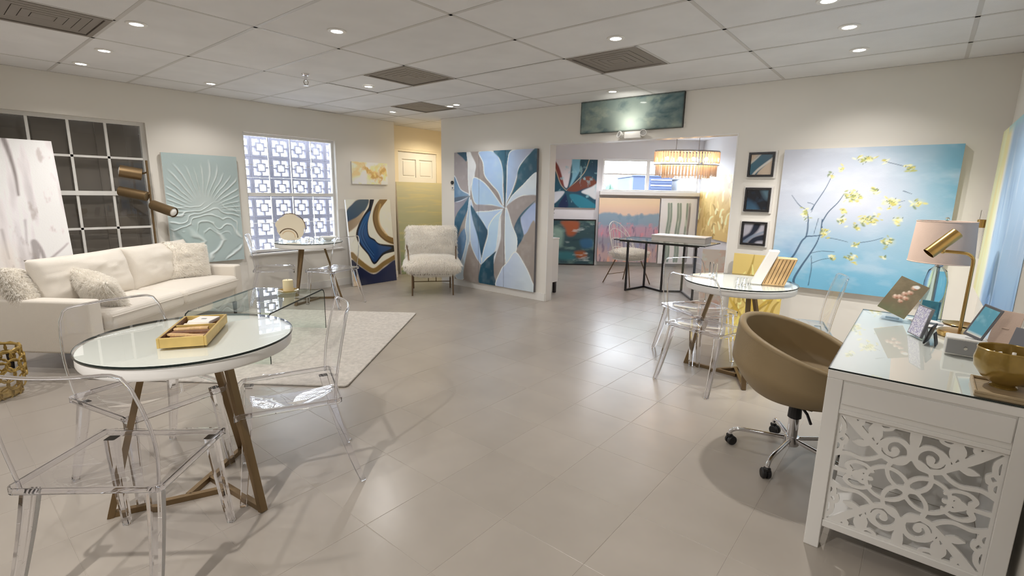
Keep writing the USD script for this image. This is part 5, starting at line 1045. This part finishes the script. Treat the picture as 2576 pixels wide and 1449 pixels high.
# table lamp behind the desk, on a pedestal
t = thing('pedestal', 'white pedestal behind the desk carrying the table lamp', 'pedestal', (.13, 3.86, 0)); obj('body', cbx(-.14, .14, -.14, .14, 0, .62, .004), 'white_satin', t); obj('top', cbx(-.15, .15, -.15, .15, .62, .645, .004), 'white_satin', t)
t = thing('table_lamp', 'table lamp with a taupe drum shade on a teal glass base', 'table lamp', (.105, 3.86, .6455))
obj('foot', cbx(-.055, .055, -.055, .055, 0, .018, .003), 'teal_print', t); obj('glass_body', lathe([(0, .018), (.050, .018), (.056, .04), (.056, .28), (.044, .345), (.018, .370), (0, .370)], 36), 'teal_glass', t, smooth=30)
obj('stem', tube([(0, 0, .02), (0, 0, .46)], .006, 10), 'steel', t); obj('neck', lathe([(.006, .370), (.02, .370), (.02, .385), (.006, .385), (.006, .370)], 20), 'steel', t)
sh_ = obj('shade', lathe([(.150, .395), (.153, .395), (.138, .635), (.135, .635), (.150, .395)], 56), 'lampshade', t, smooth=30)
for z, r in ((.396, .1525), (.634, .1375)): obj('shade_trim', tube([(r*math.cos(b_), r*math.sin(b_), z) for b_ in np.linspace(0, 2*PI, 49)[:-1]], .0028, 6, True), 'lampshade', sh_)
obj('spider', cat([tube([(0, 0, .62), (.136*math.cos(b_), .136*math.sin(b_), .63)], .002, 5) for b_ in (0, 2.1, 4.2)]), 'steel', sh_); obj('finial', moved(trimesh.creation.icosphere(2, .011), (0, 0, .648)), 'teal_glass', t, smooth=True); obj('bulb', moved(trimesh.creation.icosphere(2, .03), (0, 0, .50)), 'white_satin', t, smooth=True)
# small wall sconce in the corner beyond the lamp
t = thing('wall_sconce', 'small brass wall sconce with a clear glass tube in the corner', 'wall lamp', (XR-.06, 5.10, 1.235)); obj('cup', lathe([(0, -.03), (.028, -.03), (.032, -.024), (.032, .028), (.028, .030), (.026, -.01), (0, -.01)], 24), 'brass', t, smooth=30); obj('arm', tube([(.0, 0, 0), (.06, 0, 0)], .007, 8), 'brass', t); obj('back_plate', moved(lathe([(0, 0), (.03, 0), (.03, .006), (0, .006)], 20), (.054, 0, 0), ry=90), 'brass', t)
obj('glass_tube', lathe([(.022, .03), (.026, .03), (.026, .10), (.022, .10), (.022, .03)], 20), 'clear_glass', t); obj('drop_tube', lathe([(.014, -.26), (.018, -.26), (.018, -.03), (.014, -.03), (.014, -.26)], 16), 'clear_glass', t)
# ---------------------------------------------------------------- the far room
def arz(): return AN
# glass console with a black frame
t = thing('glass_console', 'glass-topped console on black zigzag posts in the far room', 'console', (0, 0, 0)); CZ = .76
pts = [(-3.275, 6.64), (-3.20, 7.10), (-2.85, 6.93), (-2.62, 7.12), (-2.28, 6.62)]
for x, y in pts: obj('post', cbx(x-.013, x+.013, y-.013, y+.013, 0, CZ-.012, .001), 'black_metal', t)
for p0, p1 in zip(pts[:-1], pts[1:]): obj('base_bar', bar((*p0, .013), (*p1, .013), .024, .024), 'black_metal', t)
obj('glass_top', cbx(-3.45, -2.14, 6.53, 7.16, CZ-.012, CZ, .002), 'coffee_glass', t)
e_ = sbox(-3.4508, 6.5292, -2.1392, 7.1608).difference(sbox(-3.4501, 6.5299, -2.1399, 7.1601)); obj('glass_rim', slab(e_, CZ-.0125, CZ+.0003), 'glass_edge', t)
obj('front_rail', cbx(-3.36, -2.22, 6.535, 6.555, CZ-.028, CZ-.0125, .001), 'black_metal', t)
t = thing('white_long_box', 'long white box lying on the glass console', 'box', (-2.60, 6.90, CZ+.0005), 4); obj('body', cbx(-.37, .37, -.16, .16, 0, .065, .004), 'white_matte', t); obj('lid', cbx(-.375, .375, -.165, .165, .065, .088, .004), 'white_satin', t)
# white wire chair with a fur seat pad
t = thing('wire_chair', 'white wire scoop chair with slim brown legs in the far room', 'chair', (-3.52, 7.20, 0), 78)
def wpt(a, s): return (.265*math.cos(a)*(1-.25*(1-s))*1.0, .05+.255*math.sin(a)*(1-.2*(1-s))+.05*s, .40+s*(.47*max(0, math.sin(a))**.8+.0+.10))
for k in range(15): 
    a_ = rad(-20+220*k/14); obj('wire', tube([wpt(a_, s) for s in np.linspace(0, 1, 8)], .0045, 6), 'white_satin', t)
for s in (0, .3, .55, .8, 1.0): obj('hoop', tube([wpt(a_, s) for a_ in np.linspace(rad(-20), rad(200), 30)], .006 if s in (0, 1.0) else .0045, 6), 'white_satin', t)
obj('seat_ring', tube([(.24*math.cos(b_), .02+.24*math.sin(b_), .40) for b_ in np.linspace(0, 2*PI, 33)[:-1]], .007, 6, True), 'white_satin', t)
obj('seat_grid', cat([tube([(x, .02-math.sqrt(.24**2-x*x), .40), (x, .02+math.sqrt(.24**2-x*x), .40)], .004, 5) for x in np.linspace(-.2, .2, 7)]), 'white_satin', t, kind='stuff')
for sx in (-1, 1):
    for y0, y1 in ((-.10, -.24), (.14, .30)): obj('leg', tube([(sx*.15, y0, .40), (sx*.25, y1, 0)], .008, 8), 'bronze', t)
obj('stretcher', tube([(-.215, .24, .14), (.215, .24, .14)], .005, 6), 'bronze', t)
t = thing('fur_seat_pad', 'white fur pad on the seat of the wire chair', 'seat pad', (-3.52, 7.20, .485), 78); m_ = moved(pillow(.46, .46, .12, 22, 2.6, .03, 9, .01), rx=90); obj('pad', m_, 'fur_base', t, smooth=True); fur(t, m_, 3000, .05, 'fur_white', 77, .9, .003)
# chandelier
CH = np.array([-2.54, 6.71]); t = thing('chandelier', 'oval crystal chandelier glowing amber in the far room', 'chandelier', (*CH, 0), AN)
rx_, ry_ = .43, .17
def oval(n, k=1.): return [(rx_*k*math.cos(b_), ry_*k*math.sin(b_)) for b_ in np.arange(n)*2*PI/n]
el = Point(0, 0).buffer(1, 24); obj('top_plate', slab(affinity.scale(el, rx_, ry_), 1.975, 1.985), 'chrome', t)
for z in (1.97, 1.80): obj('hoop', tube([(x, y, z) for x, y in oval(48)], .006, 6, True), 'chrome', t)
drop = trimesh.creation.cylinder(.011, 1, sections=5)
def fringe(n, k, z0, z1, seed):
    r2 = random.Random(seed); ms = []
    for x, y in oval(n, k):
        l = (z1-z0)*r2.uniform(.9, 1.05); c = drop.copy(); c.apply_scale((1, 1, l)); ms.append(moved(c, (x, y, z1-l/2), rz=r2.uniform(0, 70)))
    return cat(ms)
obj('crystal_fringe', fringe(64, .99, 1.83, 1.968, 1), 'crystal', t, kind='stuff'); obj('crystal_fringe', fringe(56, .93, 1.66, 1.80, 2), 'crystal', t, kind='stuff'); obj('crystal_fringe', fringe(44, .72, 1.63, 1.80, 3), 'crystal', t, kind='stuff')
for x in (-.26, -.09, .09, .26):
    s_ = obj('lamp_socket', moved(lathe([(0, 0), (.012, 0), (.012, .07), (0, .07)], 10), (x, 0, 1.905)), 'chrome', t); obj('bulb', moved(trimesh.creation.icosphere(2, .026), (x, 0, 1.88)), 'bulb_glow', s_, smooth=True)
for x in (-.15, .15): obj('cable', tube([(x, 0, 1.985), (x, 0, CEIL)], .0035, 6), 'steel', t)
for x in (-.15, .15): obj('ceiling_cup', moved(lathe([(0, 0), (.03, 0), (.03, -.02), (0, -.02)], 16), (x, 0, CEIL)), 'chrome', t)
# cabinet, card and key box behind the jamb
t = thing('white_cabinet', 'white cabinet on black feet just inside the doorway', 'cabinet', (-4.01, 5.66, 0), 0)
obj('carcass', cbx(-.30, .08, -.16, .16, .16, .765, .003), 'white_satin', t); obj('top', cbx(-.31, .085, -.165, .165, .765, .785, .002), 'white_satin', t); d_ = obj('door', cbx(-.295, .075, -.176, -.161, .17, .755, .002), 'white_satin', t); obj('knob', moved(trimesh.creation.icosphere(1, .012), (-.25, -.186, .5)), 'steel', d_)
for x in (-.26, .05):
    for y in (-.12, .12): obj('foot', cbx(x-.02, x+.02, y-.02, y+.02, 0, .16, .002), 'black_metal', t)
t = thing('card_holder', 'small white lettered card on a black stand on the cabinet', 'card', (-3.955, 5.60, .7855), 8); obj('stem', tube([(0, 0, .0), (0, 0, .27)], .006, 8), 'black_metal', t); obj('base', cbx(-.035, .035, -.025, .025, 0, .008, .001), 'black_metal', t); obj('clip', cbx(-.05, .035, -.012, .006, .255, .285, .002), 'black_plastic', t)
c_ = obj('card', cbx(-.05, .06, -.004, 0, .29, .46, .001), 'paper_white', t); tx = meshkit.text_mesh('J2', .075, .001); tx.apply_transform(trimesh.transformations.rotation_matrix(PI/2, (1, 0, 0))); tx.apply_translation((-.040, -.0045, .345)); obj('lettering', tx, 'slate_grey', c_)
